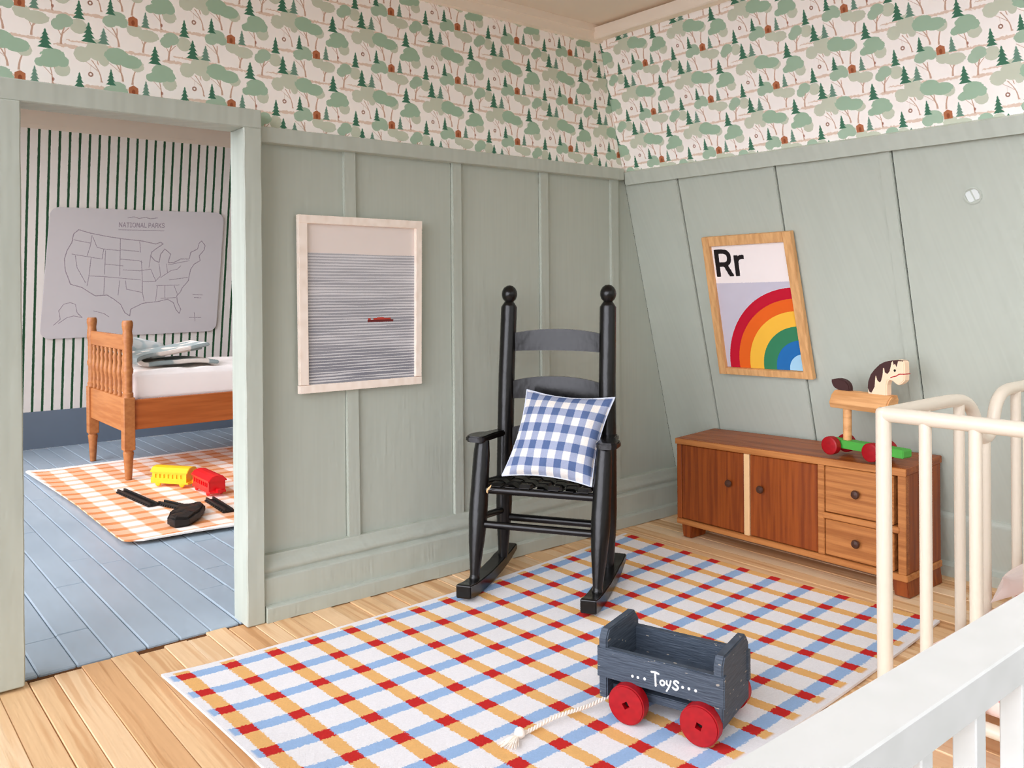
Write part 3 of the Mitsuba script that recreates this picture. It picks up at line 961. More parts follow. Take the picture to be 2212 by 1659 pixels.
sp('top', bx(XF - 0.004, XB, YR - 0.004, YL + 0.003, ZT - 0.030, ZT, 0.003), 'm_teak_h')
sp('bottom', bx(XF - 0.004, XB - 0.005, YR - 0.006, YL, ZB, ZB + 0.028, 0.003), 'm_oak')
sp('side_panel', bx(XF + 0.002, XB - 0.006, YL - 0.030, YL, ZB + 0.028, ZT - 0.030, 0.002), 'm_teak')
sp('side_panel', bx(XF, XB - 0.006, YR, YR + 0.014, ZB + 0.028, ZT - 0.030, 0.002), 'm_teak')
sp('back_panel', bx(XB - 0.012, XB - 0.004, YR + 0.014, YL - 0.030, ZB + 0.028, ZT - 0.030, 0.001), 'm_teak')
sp('front_stile', bx(XF - 0.002, XF + 0.03, YR, YR + 0.034, ZB + 0.028, ZT - 0.030, 0.002), 'm_oak')
sp('pale_stile', bx(XF - 0.004, XF + 0.02, -0.797, -0.766, ZB + 0.026, ZT - 0.030, 0.004), 'm_strip', label='pale bare wood stile between the doors')
sp('divider', bx(XF - 0.002, XB - 0.02, -1.190, -1.158, ZB + 0.028, ZT - 0.030, 0.003), 'm_oak')
sp('drawer_shelf', bx(XF - 0.007, XB - 0.02, YR + 0.026, -1.183, 0.262, 0.288, 0.004), 'm_oak')
for i, (a, b) in enumerate(((-0.763, -0.385), (-1.155, -0.800))):
    d = sp('door', bx(XF + 0.001, XF + 0.018, a, b, ZB + 0.031, ZT - 0.034, 0.004), 'm_teak')
    yk = (-0.686, -0.866)[i]
    part(d, 'knob', skew(lathe([(0.006, 0), (0.007, .35), (0.0165, .45), (0.0190, .7), (0.0155, .92), (0.004, 1)], (XF + 0.002, yk, 0.335), (XF - 0.026, yk, 0.335), 14)), 'm_knob', 40)
for zb, zt, zk in ((0.291, ZT - 0.035, 0.392), (ZB + 0.033, 0.258, 0.182)):
    d = sp('drawer', bx(XF - 0.001, XF + 0.25, -1.506, -1.194, zb, zt, 0.004), 'm_oak')
    part(d, 'knob', skew(lathe([(0.006, 0), (0.007, .35), (0.0165, .45), (0.0190, .7), (0.0155, .92), (0.004, 1)], (XF + 0.002, -1.345, zk), (XF - 0.028, -1.345, zk), 14)), 'm_knob', 40)
sp('top_edge', bx(XF - 0.009, XF - 0.003, YR - 0.004, YL + 0.003, ZT - 0.031, ZT - 0.001, 0.002), 'm_oak', label='lighter front edge strip')
for prof_ in ([(YR + 0.002, 0.072), (YR + 0.070, 0.072), (YR + 0.056, 0.001), (YR - 0.006, 0.001)], [(YL - 0.020, 0.072), (YL - 0.088, 0.072), (YL - 0.080, 0.001), (YL - 0.030, 0.001)]):
    for x0_, x1_ in ((XF + 0.012, XF + 0.135), (XB - 0.115, XB - 0.006)):
        pg = Polygon([(y_, z_) for y_, z_ in prof_])
        part(sb, 'leg', bevel_prism(pg, x0_, x1_, 0.003), 'm_teak', M=frame((0, 0, 0), (0, 1, 0), (0, 0, 1), (1, 0, 0)))

# ------------------------------------------------------------------ toy horse on wheels
hz = 0.545
dH, nH = np.array([-0.114, -0.9935, 0.0]), np.array([-0.9935, 0.114, 0.0])
A_H = np.array([2.470, -1.263, hz + 0.006])
hs = thing('toy_horse', 'wooden toy horse on a green base with red wheels, standing on the sideboard', 'toy horse')
# local frame: along the horse, up, towards the viewer's side
M_H = frame(A_H, dH, (0, 0, 1), nH)


def hp(name, outline, d0, d1, m, bev=0.004, label=None, smooth=False):
    return part(hs, name, bevel_prism(outline, -d1, -d0, bev), m, smooth, label, M=M_H)


def soft(pts, n=60):
    p = np.asarray(pts, float)
    s = spline(np.vstack([p, p[:1]]), n)
    return Polygon(s[:, :2]).buffer(0)


hp('base', [(-0.09, 0.026), (0.270, 0.026), (0.276, 0.032), (0.276, 0.056), (0.270, 0.062), (-0.09, 0.062)], 0.047, 0.108, 'm_toygreen', 0.003, 'green base board')
for ax in (-0.055, 0.148):
    for d0, d1 in ((0.002, 0.040), (0.114, 0.150)):
        a, b = A_H + dH * ax + [0, 0, 0.037] - nH * d0, A_H + dH * ax + [0, 0, 0.037] - nH * d1
        part(hs, 'wheel', lathe([(0.034, 0), (0.040, .10), (0.041, .5), (0.040, .90), (0.034, 1)], a, b, 26), 'm_red', 35)
    a, b = A_H + dH * ax + [0, 0, 0.037] - nH * 0.03, A_H + dH * ax + [0, 0, 0.037] - nH * 0.12
    part(hs, 'axle', rod(a, b, 0.006), 'm_toywood', 40)
for ax in (-0.011, 0.170):
    a, b = A_H + dH * ax + [0, 0, 0.058] - nH * 0.077, A_H + dH * (ax + (0.0 if ax < 0 else -0.004)) + [0, 0, 0.216] - nH * 0.077
    part(hs, 'leg', rod(a, b, 0.0185, n=18), 'm_toywood', 40)
body = [(0.050, 0.206), (0.104, 0.206), (0.118, 0.226), (0.112, 0.262), (0.098, 0.280), (0.056, 0.280), (0.042, 0.262), (0.036, 0.226)]
bm = bevel_prism(Polygon(body).buffer(0.003), -0.074, 0.222, 0.006)
# the far end of the body is cut at a slant
v = bm.vertices
v[:, 2] += np.where(v[:, 2] > 0, -0.5 * (0.28 - v[:, 1]) * 0.6, 0.25 * (v[:, 1] - 0.24))
part(hs, 'body', bm, 'm_toywood', 30, M=frame(A_H, -nH, (0, 0, 1), -dH) @ np.diag([1, 1, -1, 1.0]))
head = [(0.105, 0.279), (0.104, 0.303), (0.107, 0.333), (0.119, 0.366), (0.137, 0.389), (0.162, 0.413), (0.187, 0.426), (0.218, 0.434), (0.246, 0.438), (0.268, 0.437), (0.276, 0.428), (0.277, 0.379), (0.276, 0.354), (0.263, 0.339), (0.248, 0.332), (0.236, 0.336), (0.221, 0.347), (0.207, 0.350), (0.199, 0.344), (0.194, 0.326), (0.194, 0.279)]
hp('head', head, 0.058, 0.096, 'm_horse', 0.004, 'pale wooden neck and head')
mane = [(0.1055, 0.309), (0.1075, 0.333), (0.1195, 0.3655), (0.1375, 0.3885), (0.1625, 0.4125), (0.187, 0.4255), (0.218, 0.4335), (0.246, 0.4375), (0.270, 0.4365), (0.268, 0.433), (0.222, 0.431), (0.218, 0.425), (0.209, 0.388), (0.199, 0.375), (0.187, 0.380), (0.184, 0.400), (0.178, 0.397), (0.176, 0.368), (0.168, 0.341), (0.162, 0.336), (0.152, 0.343), (0.144, 0.365), (0.141, 0.353), (0.138, 0.315), (0.123, 0.288), (0.113, 0.290)]
hp('mane', mane, 0.0572, 0.0968, 'm_mane', 0.0002, 'dark brown mane')
hp('forelock', [(0.223, 0.431), (0.229, 0.415), (0.234, 0.421), (0.241, 0.407), (0.248, 0.433)], 0.0573, 0.0967, 'm_mane', 0.0001, 'dark brown forelock')
hp('eye', Point(0.233, 0.392).buffer(0.0052, 12), 0.0568, 0.0972, 'm_ink', 0.0002, 'black eye')
br = LineString([(0.214, 0.360), (0.221, 0.364), (0.239, 0.369), (0.252, 0.378), (0.277, 0.380)]).buffer(0.0020)
hp('bridle', br, 0.0570, 0.0970, 'm_bridle', 0.0002, 'thin red bridle')
hp('tail', soft([(-0.084, 0.326), (-0.060, 0.333), (-0.023, 0.332), (0.000, 0.320), (0.011, 0.298), (0.010, 0.281), (-0.020, 0.281), (-0.046, 0.284), (-0.068, 0.292), (-0.079, 0.304)]), 0.062, 0.092, 'm_mane', 0.005, 'dark brown tail')

# ------------------------------------------------------------------ toy wagon
wg = thing('toy_wagon', 'dark slate-blue toy wagon with red wheels and the word Toys, parked on the checked rug', 'toy wagon')
dW, nW = np.array([0.2953, -0.9554, 0.0]), np.array([-0.9554, -0.2953, 0.0])
A_W = np.array([0.804, -1.528, 0.003])
M_W = frame(A_W, dW, (0, 0, 1), nW)             # along, up, towards the lettered side
WR, WZ = 0.0575, 0.0695
N0, N1 = -0.028, -0.262                        # lettered face and far face


def wp(name, outline, n0, n1, m='m_slate', bev=0.003, label=None):
    return part(wg, name, bevel_prism(outline, min(n0, n1), max(n0, n1), bev), m, False, label, M=M_W)


def rect(a, b, c, d):
    return [(a, c), (b, c), (b, d), (a, d)]


wp('side_board', rect(-0.109, 0.289, 0.120, 0.210), N0, N0 - 0.024)
wp('side_board', rect(-0.109, 0.289, 0.120, 0.210), N1, N1 + 0.024)
wp('wagon_floor', rect(-0.076, 0.256, 0.118, 0.134), N0 - 0.024, N1 + 0.024)
eb = [(-0.030, 0.060), (-0.030, 0.236), (-0.048, 0.262), (-0.232, 0.262), (-0.258, 0.232), (-0.258, 0.060)]
for a0, a1 in ((-0.104, -0.076), (0.256, 0.284)):
    M2 = M_W @ frame((0, 0, 0), (0, 0, 1), (0, 1, 0), (-1, 0, 0))
    part(wg, 'end_board', bevel_prism(eb, -a1, -a0, 0.004), 'm_slate', M=M2)
wp('chassis', rect(-0.076, 0.256, 0.062, 0.088), -0.068, -0.105)
wp('chassis', rect(-0.076, 0.256, 0.062, 0.088), -0.190, -0.225)
for al in (0.0, 0.224):
    for n0, n1 in ((0.002, -0.040), (-0.252, -0.294)):
        # wheel with a square hub hole
        ring = Point(0, 0).buffer(WR, 28).difference(Polygon([(-.009, -.009), (.009, -.009), (.009, .009), (-.009, .009)]))
        inn_ = Point(0, 0).buffer(WR - 0.004, 28).difference(Polygon([(-.009, -.009), (.009, -.009), (.009, .009), (-.009, .009)]))
        mW = cat(prism(ring, n1 + 0.004, n0 - 0.004), prism(inn_, n1, n0))
        w = part(wg, 'wheel', mW, 'm_red', False, M=M_W @ trimesh.transformations.translation_matrix([al, WZ, 0]) @ trimesh.transformations.rotation_matrix(0.6 + al * 3, [0, 0, 1]))
    part(wg, 'axle', rod(A_W + dW * al + [0, 0, WZ] - nW * 0.012, A_W + dW * al + [0, 0, WZ] - nW * 0.282, 0.0085), 'm_dark', 40)


def stroke(pts, r, n=18):
    return LineString(spline(pts, n)[:, :2] if len(pts) > 2 else pts).buffer(r)


lw = 0.0029
word = [stroke([(0.070, 0.1755), (0.079, 0.1765), (0.092, 0.1745)], lw), stroke([(0.0815, 0.175), (0.083, 0.138)], lw),
        stroke([(0.105, 0.1585), (0.099, 0.156), (0.0975, 0.149), (0.102, 0.144), (0.109, 0.147), (0.1105, 0.154), (0.105, 0.1585)], lw * 0.85),
        stroke([(0.1175, 0.160), (0.1195, 0.1495), (0.126, 0.147)], lw * 0.85), stroke([(0.130, 0.163), (0.126, 0.148), (0.117, 0.131)], lw * 0.85),
        stroke([(0.153, 0.164), (0.145, 0.167), (0.1395, 0.161), (0.147, 0.155), (0.152, 0.149), (0.145, 0.1415), (0.136, 0.1455)], lw)]
for x, yy in ((0.009, 0.1475), (0.0265, 0.148), (0.048, 0.149), (0.166, 0.154), (0.185, 0.1545), (0.205, 0.154)):
    word.append(Point(x, yy).buffer(0.0042, 8))
part(wg, 'lettering', cat(*[prism(g, N0 - 0.0002, N0 + 0.0012) for g in word]), 'm_lettering', False, 'white hand-painted word Toys between dots', M=M_W)
# twisted pull cord with a knot and a frayed end
cp = spline([(0.875, -1.455, 0.075), (0.843, -1.415, 0.045), (0.780, -1.400, 0.032), (0.700, -1.392, 0.034), (0.617, -1.385, 0.031), (0.545, -1.381, 0.023), (0.512, -1.383, 0.026)], 90)
tt = np.gradient(cp, axis=0)
tt /= np.linalg.norm(tt, axis=1, keepdims=True)
e1 = np.cross(tt, [0, 0, 1])
e1 /= np.linalg.norm(e1, axis=1, keepdims=True)
e2 = np.cross(e1, tt)
ph = np.linspace(0, 2 * np.pi * 17, 90)[:, None]
strands = [tube(cp + 0.0034 * (np.cos(ph + o) * e1 + np.sin(ph + o) * e2), 0.0036, 7) for o in (0, math.pi)]
cord = part(wg, 'pull_cord', cat(*strands), 'm_cord', True, 'twisted cream pull cord')
part(cord, 'knot', lathe([(0.003, 0), (0.014, .2), (0.017, .5), (0.013, .8), (0.003, 1)], (0.530, -1.378, 0.034), (0.502, -1.388, 0.026), 12), 'm_cord', True)
fr = []
for i in range(26):
    a = rng.uniform(-0.55, 0.55)
    L = rng.uniform(0.04, 0.075)
    d = np.array([-math.cos(a + 0.35), -math.sin(a + 0.35), 0])
    p0 = np.array([0.506, -1.387, 0.025])
    fr.append(tube(spline([p0, p0 + d * L * 0.5 + [0, 0, rng.uniform(-.002, 0.006)], p0 + d * L + [0, 0, rng.uniform(-0.007, -0.002)]], 6), [0.0026, 0.0026, 0.0024, 0.0022, 0.0018, 0.0008], 5))
part(cord, 'frayed_end', cat(*fr), 'm_cord', True)

# ------------------------------------------------------------------ cream crib
cr = thing('crib', 'cream tubular crib with round spindles and a wavy end rail beside the sideboard', 'crib')
CX, CY, CW, CD = 1.335, -2.043, 1.335, 0.52
PR, SR, CT, CBZ = 0.0215, 0.0165, 0.935, 0.137
wave = [(0.0, CT), (0.10, CT), (0.30, CT), (0.45, CT - 0.002), (0.53, CT - 0.012), (0.585, CT - 0.040), (0.620, CT - 0.090), (0.645, CT - 0.130), (0.672, CT - 0.146), (0.715, CT - 0.146), (0.742, CT - 0.128), (0.764, CT - 0.085), (0.795, CT - 0.033), (0.845, CT - 0.007), (0.93, CT), (1.1, CT), (1.335, CT)]


def wavy_z(t):
    return float(np.interp(t, [p[0] for p in wave], [p[1] for p in wave]))


ws = spline([(CX + t, CY, zz_) for t, zz_ in wave], 110)
for yy in (CY, CY - CD):
    p = ws.copy()
    p[:, 1] = yy
    part(cr, 'wavy_rail', tube(p, PR * 0.95, 14), 'm_crib', True)
    part(cr, 'bottom_rail', rod((CX, yy, CBZ), (CX + CW, yy, CBZ), 0.0185), 'm_crib', 40)
    for t in (0.255, 0.494, 0.735 - 0.042, 0.955, 1.18):
        part(cr, 'spindle', rod((CX + t, yy, CBZ), (CX + t, yy, wavy_z(t) - 0.004), SR), 'm_crib', 40)
for xx in (CX, CX + CW):
    for yy in (CY, CY - CD):
        part(cr, 'post', lathe([(0.016, 0), (PR, .006), (PR, .985), (PR * 0.9, .994), (PR * 0.55, 1)], (xx, yy, 0.002), (xx, yy, CT + 0.019), 20), 'm_crib', 40)
    part(cr, 'top_rail', rod((xx, CY, CT), (xx, CY - CD, CT), PR * 0.98), 'm_crib', 40)
    part(cr, 'side_bottom_rail', rod((xx, CY, CBZ), (xx, CY - CD, CBZ), 0.0185), 'm_crib', 40)
    for dy in (0.118, 0.249, 0.380):
        part(cr, 'spindle', rod((xx, CY - dy, CBZ), (xx, CY - dy, CT - 0.004), SR), 'm_crib', 40)
cm_ = thing('crib_mattress', 'pale pink flower-printed mattress lying inside the cream crib', 'mattress')


def pad(x0, x1, y0, y1, z0, z1, r=0.03, seed=1, amp=0.006):
    m = m3.Manifold.batch_hull([m3.Manifold.sphere(r, 20).translate([x, y, z]) for x in (x0 + r, x1 - r) for y in (y0 + r, y1 - r) for z in (z0 + r, z1 - r)])
    m = m.refine_to_length(0.035)
    g = m.to_mesh()
    v = np.array(g.vert_properties[:, :3], float)
    v[:, 2] += amp * 2 * (meshkit.fbm(v * [9, 9, 0] + seed * 3, 3, seed) - 0.5) * np.clip((v[:, 2] - z0) / (z1 - z0), 0, 1)
    return trimesh.Trimesh(v, g.tri_verts, process=False)


own(cm_, pad(CX + 0.022, CX + CW - 0.022, CY - CD + 0.022, CY - 0.022, 0.156, 0.228, 0.030), 'm_pink', True)
cpil = thing('crib_pillow', 'taupe pillow with a pointed corner resting in the cream crib', 'pillow')
po, pX, pY = np.array([1.875, -2.15, 0.375]), np.array([0.55, -0.02, -0.010]), np.array([0.03, 0.05, -0.105])


def ppil(sgn):
    nr = np.cross(pX, pY)
    nr /= np.linalg.norm(nr)

    def fn(u, v):
        U, Vv = 2 * u - 1, 2 * v - 1
        a = 0.5 + 0.5 * U * (1 - 0.16 * (1 - Vv ** 2) * np.abs(U))
        b = 0.5 + 0.5 * Vv * (1 - 0.14 * (1 - U ** 2) * np.abs(Vv))
        th = 0.036 * (np.clip(1 - np.abs(U) ** 2.2, 0, 1) * np.clip(1 - np.abs(Vv) ** 2.2, 0, 1)) ** 0.6
        return po + a[:, None] * pX + (1 - b)[:, None] * pY + nr * (sgn * th)[:, None]

    V, F, UV = grid(26, 26, fn)
    return V, (F if sgn > 0 else F[:, ::-1])


for nm, s in (('front_cover', 1), ('back_cover', -1)):
    part(cpil, nm, ppil(s), 'm_taupe', True)

# ------------------------------------------------------------------ white railing in front
rl = thing('white_railing', 'white wooden railing with square balusters crossing the near right corner', 'railing')
RY0, RY1, RZ0, RZ1 = -2.800, -2.718, 0.757, 0.811
part(rl, 'handrail', bx(-1.05, 2.70, RY0, RY1, RZ0, RZ1, 0.0025), 'm_white_paint', 30)
x = 0.082
k = int((x + 0.98) / 0.1485)
xs_ = [x + i * 0.1485 for i in range(-k, 18)]
for x in xs_:
    part(rl, 'baluster', bx(x, x + 0.030, RY0 + 0.002, RY0 + 0.032, 0.05, RZ0 + 0.002, 0.002), 'm_white_paint')
part(rl, 'bottom_rail', bx(-1.05, 2.70, RY0 - 0.004, RY0 + 0.04, 0.03, 0.06, 0.004), 'm_white_paint')
for x in (-1.05, 2.66):
    part(rl, 'newel_post', bx(x, x + 0.06, RY0 - 0.005, RY1 + 0.0, 0.0, RZ0, 0.003), 'm_white_paint')

# ------------------------------------------------------------------ paint flakes on the floor
for (x, y, r), lab in zip(((2.66, -1.71, 0.010), (2.60, -1.73, 0.009)), ('dark-edged wood crumb on the floor behind the crib', 'pale paint flake on the floor behind the crib')):
    kf = thing('floor_crumb', lab, 'crumb')
    m = trimesh.creation.icosphere(2, r)
    m.vertices *= [1.5, 1, 0.5]
    m.vertices += 0.003 * (meshkit.noise(m.vertices * 150, 2)[:, None] - 0.5)
    m.apply_translation([x, y, 0.004])
    own(kf, m, 'm_strip', True)
# ------------------------------------------------------------------ bedroom: bed
bd = thing('spindle_bed', 'honey-coloured wooden spindle bed seen through the doorway', 'bed')
BY0, BY1, BX = 2.900, 3.830, 0.645


def bed_post(x, y):
    sq = bx(x - 0.037, x + 0.037, y - 0.037, y + 0.037, 0.215, 0.575, 0.004)
    part(bd, 'post', cat(sq, lathe([(0.036, 0), (0.034, .03), (0.036, .06), (0.029, .075), (0.029, .3), (0.036, .33), (0.036, .37), (0.030, .40), (0.030, .66), (0.036, .72), (0.034, .80), (0.030, .86), (0.033, .90), (0.036, .93), (0.036, .97), (0.030, 1)], (x, y, 0.57), (x, y, 1.100), 18)), 'm_bedwood', 35)
    part(bd, 'leg', lathe([(0.021, 0), (0.023, .1), (0.032, .75), (0.036, .88), (0.030, .92), (0.036, 1)], (x, y, 0.014 if y < 3 else 0.0), (x, y, 0.222), 16), 'm_bedwood', 35)


for x in (BX, 2.62):
    for y in (BY0, BY1):
        bed_post(x, y)
    part(bd, 'top_rail', bx(x - 0.016, x + 0.016, BY0 + 0.02, BY1 - 0.02, 0.895, 0.998, 0.005), 'm_bedwood')
    part(bd, 'end_board', bx(x - 0.020, x + 0.020, BY0 + 0.03, BY1 - 0.03, 0.335, 0.565, 0.004), 'm_bedwood')
    for i in range(8):
        y = BY0 + 0.075 + (BY1 - BY0 - 0.15) * i / 7
        part(bd, 'spindle', lathe([(0.014, 0), (0.019, .05), (0.012, .10), (0.020, .17), (0.016, .24), (0.015, .34), (0.022, .45), (0.024, .52), (0.021, .60), (0.015, .72), (0.020, .82), (0.012, .90), (0.017, .96), (0.014, 1)], (x, y, 0.560), (x, y, 0.90), 12), 'm_bedwood', True)
for y in (BY0 - 0.004, BY1 + 0.004):
    part(bd, 'side_rail', bx(BX + 0.03, 2.59, y - 0.018, y + 0.018, 0.352, 0.556, 0.004), 'm_bedrail', label='darker orange side rail')
part(bd, 'slat_base', bx(BX + 0.03, 2.59, BY0 + 0.02, BY1 - 0.02, 0.50, 0.525, 0.003), 'm_bedrail')
bm_ = thing('bed_mattress', 'white sheeted mattress on the spindle bed', 'mattress')
own(bm_, pad(BX + 0.055, 2.57, BY0 + 0.022, BY1 - 0.022, 0.527, 0.745, 0.045, 2, 0.012), 'm_linen', True)
# folded blanket: an S of thick cloth, opening to the right
bl_ = thing('folded_blanket', 'grey-green and cream folded blanket lying on the white mattress', 'blanket')
mid = spline([(1.305, 0.772), (1.15, 0.790), (1.00, 0.787), (0.86, 0.783), (0.775, 0.790), (0.748, 0.815), (0.790, 0.838), (0.90, 0.852), (1.06, 0.875), (1.235, 0.905)], 60)
pr_ = LineString(mid[:, :2]).buffer(0.014, 6)
pr2 = LineString(spline([(1.19, 0.878), (1.06, 0.862), (0.93, 0.845), (0.85, 0.832)], 20)[:, :2]).buffer(0.010, 6)
blk = cat(bevel_prism(pr_, -3.38, -3.00, 0.006), bevel_prism(pr2, -3.36, -3.02, 0.004)).subdivide_to_size(0.12)
own(bl_, blk, 'm_blanket', 40, M=frame((0, 0, 0), (1, 0, 0), (0, 0, 1), (0, -1, 0)))
bp_ = thing('bed_pillow', 'grey-green patterned pillow at the head of the spindle bed', 'pillow')
pm = pad(-0.17, 0.17, -0.17, 0.17, -0.07, 0.07, 0.065, 5, 0.012)
own(bp_, pm, 'm_bedpillow', True, M=trimesh.transformations.translation_matrix([0.925, 3.60, 0.862]) @ trimesh.transformations.rotation_matrix(0.22, [0, 1, 0]))

# ------------------------------------------------------------------ bedroom: map, rug, toys
mk = thing('national_parks_map', 'white map card with rounded corners and pencil outlines on the striped wall', 'map')
card = Polygon([(0.466, 2.011), (1.886, 2.030), (1.869, 0.942), (0.414, 0.927)]).buffer(-0.075).buffer(0.075, 10)
part(mk, 'card', bevel_prism(card, 0.014, 0.020, 0.0015), 'm_card', M=M_F)
import json
MAP = json.loads('''[[[0.681,1.835],[0.77,1.81],[0.901,1.786],[1.034,1.769],[1.184,1.756],[1.297,1.733],[1.338,1.749],[1.36,1.735],[1.298,1.689],[1.265,1.66],[1.259,1.63],[1.296,1.587],[1.332,1.573],[1.343,1.646],[1.376,1.691],[1.428,1.648],[1.416,1.603],[1.41,1.571],[1.461,1.574],[1.517,1.605],[1.591,1.606],[1.603,1.666],[1.661,1.698],[1.673,1.751],[1.694,1.771],[1.727,1.729],[1.721,1.691],[1.679,1.638],[1.689,1.592],[1.638,1.561],[1.61,1.516],[1.598,1.455],[1.593,1.41],[1.544,1.35],[1.525,1.305],[1.497,1.275],[1.507,1.214],[1.539,1.153],[1.526,1.115],[1.495,1.154],[1.47,1.215],[1.418,1.246],[1.333,1.225],[1.248,1.219],[1.207,1.212],[1.166,1.191],[1.112,1.163],[1.107,1.104],[1.065,1.135],[1.028,1.208],[0.973,1.253],[0.918,1.289],[0.826,1.283],[0.76,1.327],[0.721,1.355],[0.631,1.384],[0.617,1.425],[0.59,1.495],[0.581,1.591],[0.598,1.66],[0.633,1.73],[0.644,1.799],[0.681,1.835]],[[0.645,1.751],[0.773,1.727]],[[0.784,1.79],[0.774,1.706],[0.751,1.622]],[[0.636,1.633],[0.868,1.595]],[[0.868,1.595],[0.878,1.68],[0.826,1.693],[0.791,1.776]],[[0.878,1.68],[1.011,1.669]],[[1.007,1.768],[1.012,1.454]],[[1.017,1.676],[1.16,1.665]],[[1.164,1.751],[1.174,1.658]],[[1.014,1.597],[1.164,1.585],[1.192,1.571]],[[0.889,1.553],[1.036,1.54]],[[0.892,1.666],[0.892,1.468]],[[1.037,1.505],[1.181,1.498]],[[0.769,1.453],[0.886,1.447],[1.184,1.418]],[[0.783,1.608],[0.769,1.439],[0.759,1.369]],[[0.662,1.62],[0.677,1.523],[0.745,1.397]],[[0.893,1.44],[0.891,1.297]],[[1.014,1.411],[1.005,1.288]],[[1.061,1.411],[1.071,1.338],[1.203,1.308]],[[1.184,1.585],[1.198,1.425],[1.203,1.308],[1.22,1.234]],[[1.199,1.403],[1.311,1.403]],[[1.181,1.498],[1.264,1.513],[1.311,1.41]],[[1.259,1.63],[1.249,1.528]],[[1.332,1.558],[1.351,1.455],[1.311,1.41]],[[1.397,1.559],[1.407,1.485]],[[1.411,1.552],[1.592,1.591]],[[1.352,1.44],[1.435,1.5],[1.493,1.515],[1.52,1.545]],[[1.425,1.418],[1.584,1.44]],[[1.32,1.366],[1.514,1.373]],[[1.327,1.366],[1.318,1.233]],[[1.391,1.366],[1.396,1.254]],[[1.36,1.254],[1.49,1.26]],[[1.47,1.365],[1.503,1.29]],[[0.516,1.044],[0.564,1.091],[0.55,1.162],[0.586,1.217],[0.635,1.23],[0.674,1.215],[0.689,1.144],[0.729,1.101],[0.664,1.117],[0.614,1.104],[0.552,1.057]],[[0.817,1.155],[0.897,1.132],[0.938,1.102]],[[1.637,1.288],[1.727,1.28]],[[1.653,1.258],[1.714,1.254]],[[1.617,1.075],[1.723,1.072]],[[1.66,1.12],[1.672,1.042]],[[0.991,1.846],[1.362,1.849]],[[1.061,1.948],[1.108,1.96],[1.149,1.948],[1.203,1.959],[1.245,1.949],[1.301,1.96]]]''')
lines = [LineString(l).buffer(0.0026 if i else 0.0034, 2) for i, l in enumerate(MAP)]
allm = unary_union(lines)
part(mk, 'drawing', cat(*[prism(g, 0.0198, 0.0206) for g in getattr(allm, 'geoms', [allm])]), 'm_pencil', label='pencil outline of a country with its states', M=M_F)
tx = meshkit.text_mesh('NATIONAL PARKS', 0.040, 0.0008, True)
tx.apply_translation(-tx.bounds[0] * [1, 1, 0])
tx.apply_scale([0.375 / tx.extents[0], 1, 1])
part(mk, 'title', tx, 'm_pencil', label='title NATIONAL PARKS', M=M_F @ frame((0.990, 1.866, 0.0198), (1, 0.02, 0), (0, 1, 0), (0, 0, 1)))
r2 = thing('orange_checked_rug', 'orange and white checked rug with rounded corners on the blue floor', 'rug')
RX0, RX1, RYa, RYb = 0.165, 2.45, 1.33, 3.66
pts = Polygon([(RX0 - 0.02, RYb), (RX0 + 0.035, 2.4), (RX0 + 0.03, RYa + 0.05), (RX0 + 0.12, RYa), (RX0 + 0.6, RYa - 0.05), (RX1, RYa - 0.1), (RX1, RYb)]).buffer(-0.05).buffer(0.05, 8)
gm = prism(pts, 0.0, 0.008).subdivide_to_size(0.14)
v = np.array(gm.vertices)
e = np.clip((1.55 - v[:, 1]) / 0.25, 0, 1)
v[:, 2] += 0.003 + 0.018 * e ** 2 * np.clip(1.2 - np.abs(v[:, 0] - 0.35) * 1.0, 0.25, 1) + 0.012 * np.clip((0.27 - v[:, 0]) / 0.1, 0, 1) ** 2
own(r2, trimesh.Trimesh(v, gm.faces, process=False), 'm_rug2')


def carriage(key, a, b, w, h, m):
    """A little train car from a to b on the floor: body with window openings, eaves, roof, buffers, wheels."""
    a, b = np.array([*a, 0.014]), np.array([*b, 0.014])
    d = b - a
    L = np.linalg.norm(d)
    d /= L
    n = np.array([d[1], -d[0], 0])
    M = frame(a, d, (0, 0, 1), n)
    part(key, 'underframe', bevel_prism([(0.0, 0.022), (L, 0.022), (L, 0.036), (0, 0.036)], -w * 0.5, w * 0.5, 0.002), m, M=M)
    body = Polygon([(0.012, 0.034), (L - 0.012, 0.034), (L - 0.012, h * 0.72), (0.012, h * 0.72)])
    nw = max(4, int((L - 0.05) / 0.030))
    holes = [sbox(0.03 + i * (L - 0.06) / nw + 0.006, h * 0.44, 0.03 + (i + 1) * (L - 0.06) / nw - 0.006, h * 0.64) for i in range(nw)]
    sides = body.difference(unary_union(holes))
    part(key, 'body', cat(prism(sides, w * 0.44, w * 0.5), prism(sides, -w * 0.5, -w * 0.44), prism(body, -w * 0.43, w * 0.43)), m, M=M)
    roof = Polygon([(-w * 0.56, h * 0.72), (w * 0.56, h * 0.72), (w * 0.56, h * 0.78), (w * 0.34, h * 0.96), (w * 0.12, h), (-w * 0.12, h), (-w * 0.34, h * 0.96), (-w * 0.56, h * 0.78)])
    part(key, 'roof', bevel_prism(roof, -L, 0.0, 0.003), m, M=M @ frame((0, 0, 0), (0, 0, 1), (0, 1, 0), (-1, 0, 0)))
    for e in (-0.03, L):
        part(key, 'coupling', bevel_prism([(e, 0.026), (e + 0.03, 0.026), (e + 0.03, 0.05), (e, 0.05)], -0.014, 0.014, 0.003), m, M=M)
    for t in (0.18, 0.82):
        for s in (-1, 1):
            c = np.array([L * t, 0.021, s * w * 0.40])
            part(key, 'wheel', lathe([(0.016, 0), (0.020, .2), (0.020, .8), (0.016, 1)], c - [0, 0, 0.008], c + [0, 0, 0.008], 16), m, 40, M=M)


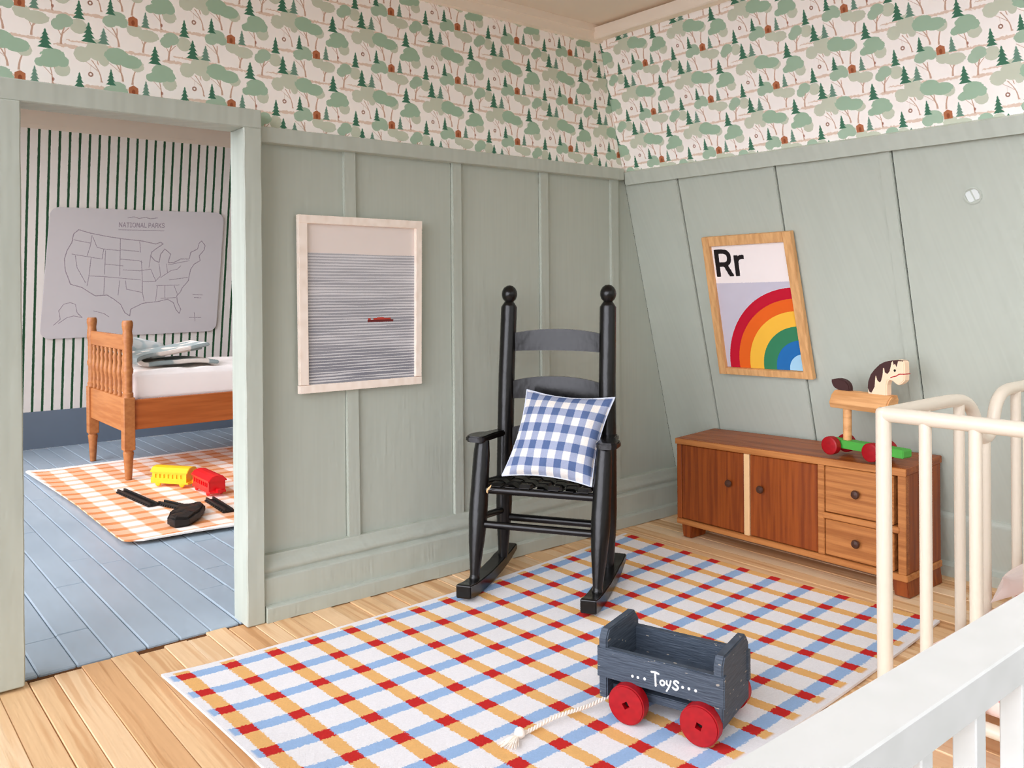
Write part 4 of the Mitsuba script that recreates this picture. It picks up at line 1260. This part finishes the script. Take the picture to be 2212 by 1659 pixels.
yc = thing('toy_train_carriage', 'yellow toy train carriage on the orange checked rug', 'toy train')
carriage(yc, (0.740, 2.625), (0.905, 2.395), 0.105, 0.130, 'm_yellowtoy')
rc = thing('toy_train_carriage', 'red toy train carriage behind the yellow one on the orange rug', 'toy train')
carriage(rc, (0.930, 2.330), (0.930, 2.020), 0.105, 0.130, 'm_redtoy')


def track(key, a, b, w, ties):
    a, b = np.array([*a, 0.0145]), np.array([*b, 0.0145])
    d = b - a
    L = np.linalg.norm(d)
    d /= L
    n = np.array([-d[1], d[0], 0])
    M = frame(a, d, n, (0, 0, 1))
    for s in (-1, 1):
        part(key, 'rail', bx(0, L, s * w * 0.28 - 0.006, s * w * 0.28 + 0.006, 0.006, 0.022, 0.002), 'm_blacktoy', M=M)
    for i in range(ties):
        t = (i + 0.5) * L / ties
        part(key, 'tie', bx(t - L / ties * 0.3, t + L / ties * 0.3, -w * 0.5, w * 0.5, 0.0, 0.010, 0.002), 'm_blacktoy', M=M)
    part(key, 'bed', bx(0.004, L - 0.004, -w * 0.34, w * 0.34, 0.001, 0.007, 0.001), 'm_blacktoy', M=M)


for a, b, lab in (((0.500, 2.545), (0.545, 2.03), 'black toy railway track, far piece of the line left of the carriages'), ((0.600, 2.06), (0.665, 1.845), 'black toy railway track joining the far piece to the black ramp'), ((0.855, 1.955), (0.835, 1.60), 'black toy railway track in front of the red carriage')):
    t_ = thing('toy_track', lab, 'toy track')
    track(t_, a, b, 0.070, 15 if a[1] > 2.2 else 10)
# black ramp: a chunky wedge with a scooped top
rp = thing('toy_ramp', 'black lumpy toy ramp at the near end of the railway track', 'toy ramp')
pl = [(0.600, 1.800), (0.745, 1.800), (0.735, 1.700), (0.655, 1.560), (0.560, 1.455), (0.478, 1.462), (0.466, 1.540), (0.520, 1.660), (0.575, 1.725)]
rm = bevel_prism(Polygon(pl).buffer(-0.012).buffer(0.012, 4), 0.0, 0.055, 0.012).subdivide_to_size(0.03)
v = np.array(rm.vertices)
v[:, 2] += np.where(v[:, 2] > 0.02, 0.02 * (meshkit.fbm(v * [22, 22, 0], 3, 4) - 0.5) - 0.012 * np.clip((v[:, 1] - 1.6) / 0.2, 0, 1), 0) + 0.0145
own(rp, trimesh.Trimesh(v, rm.faces, process=False), 'm_blacktoy', 25)
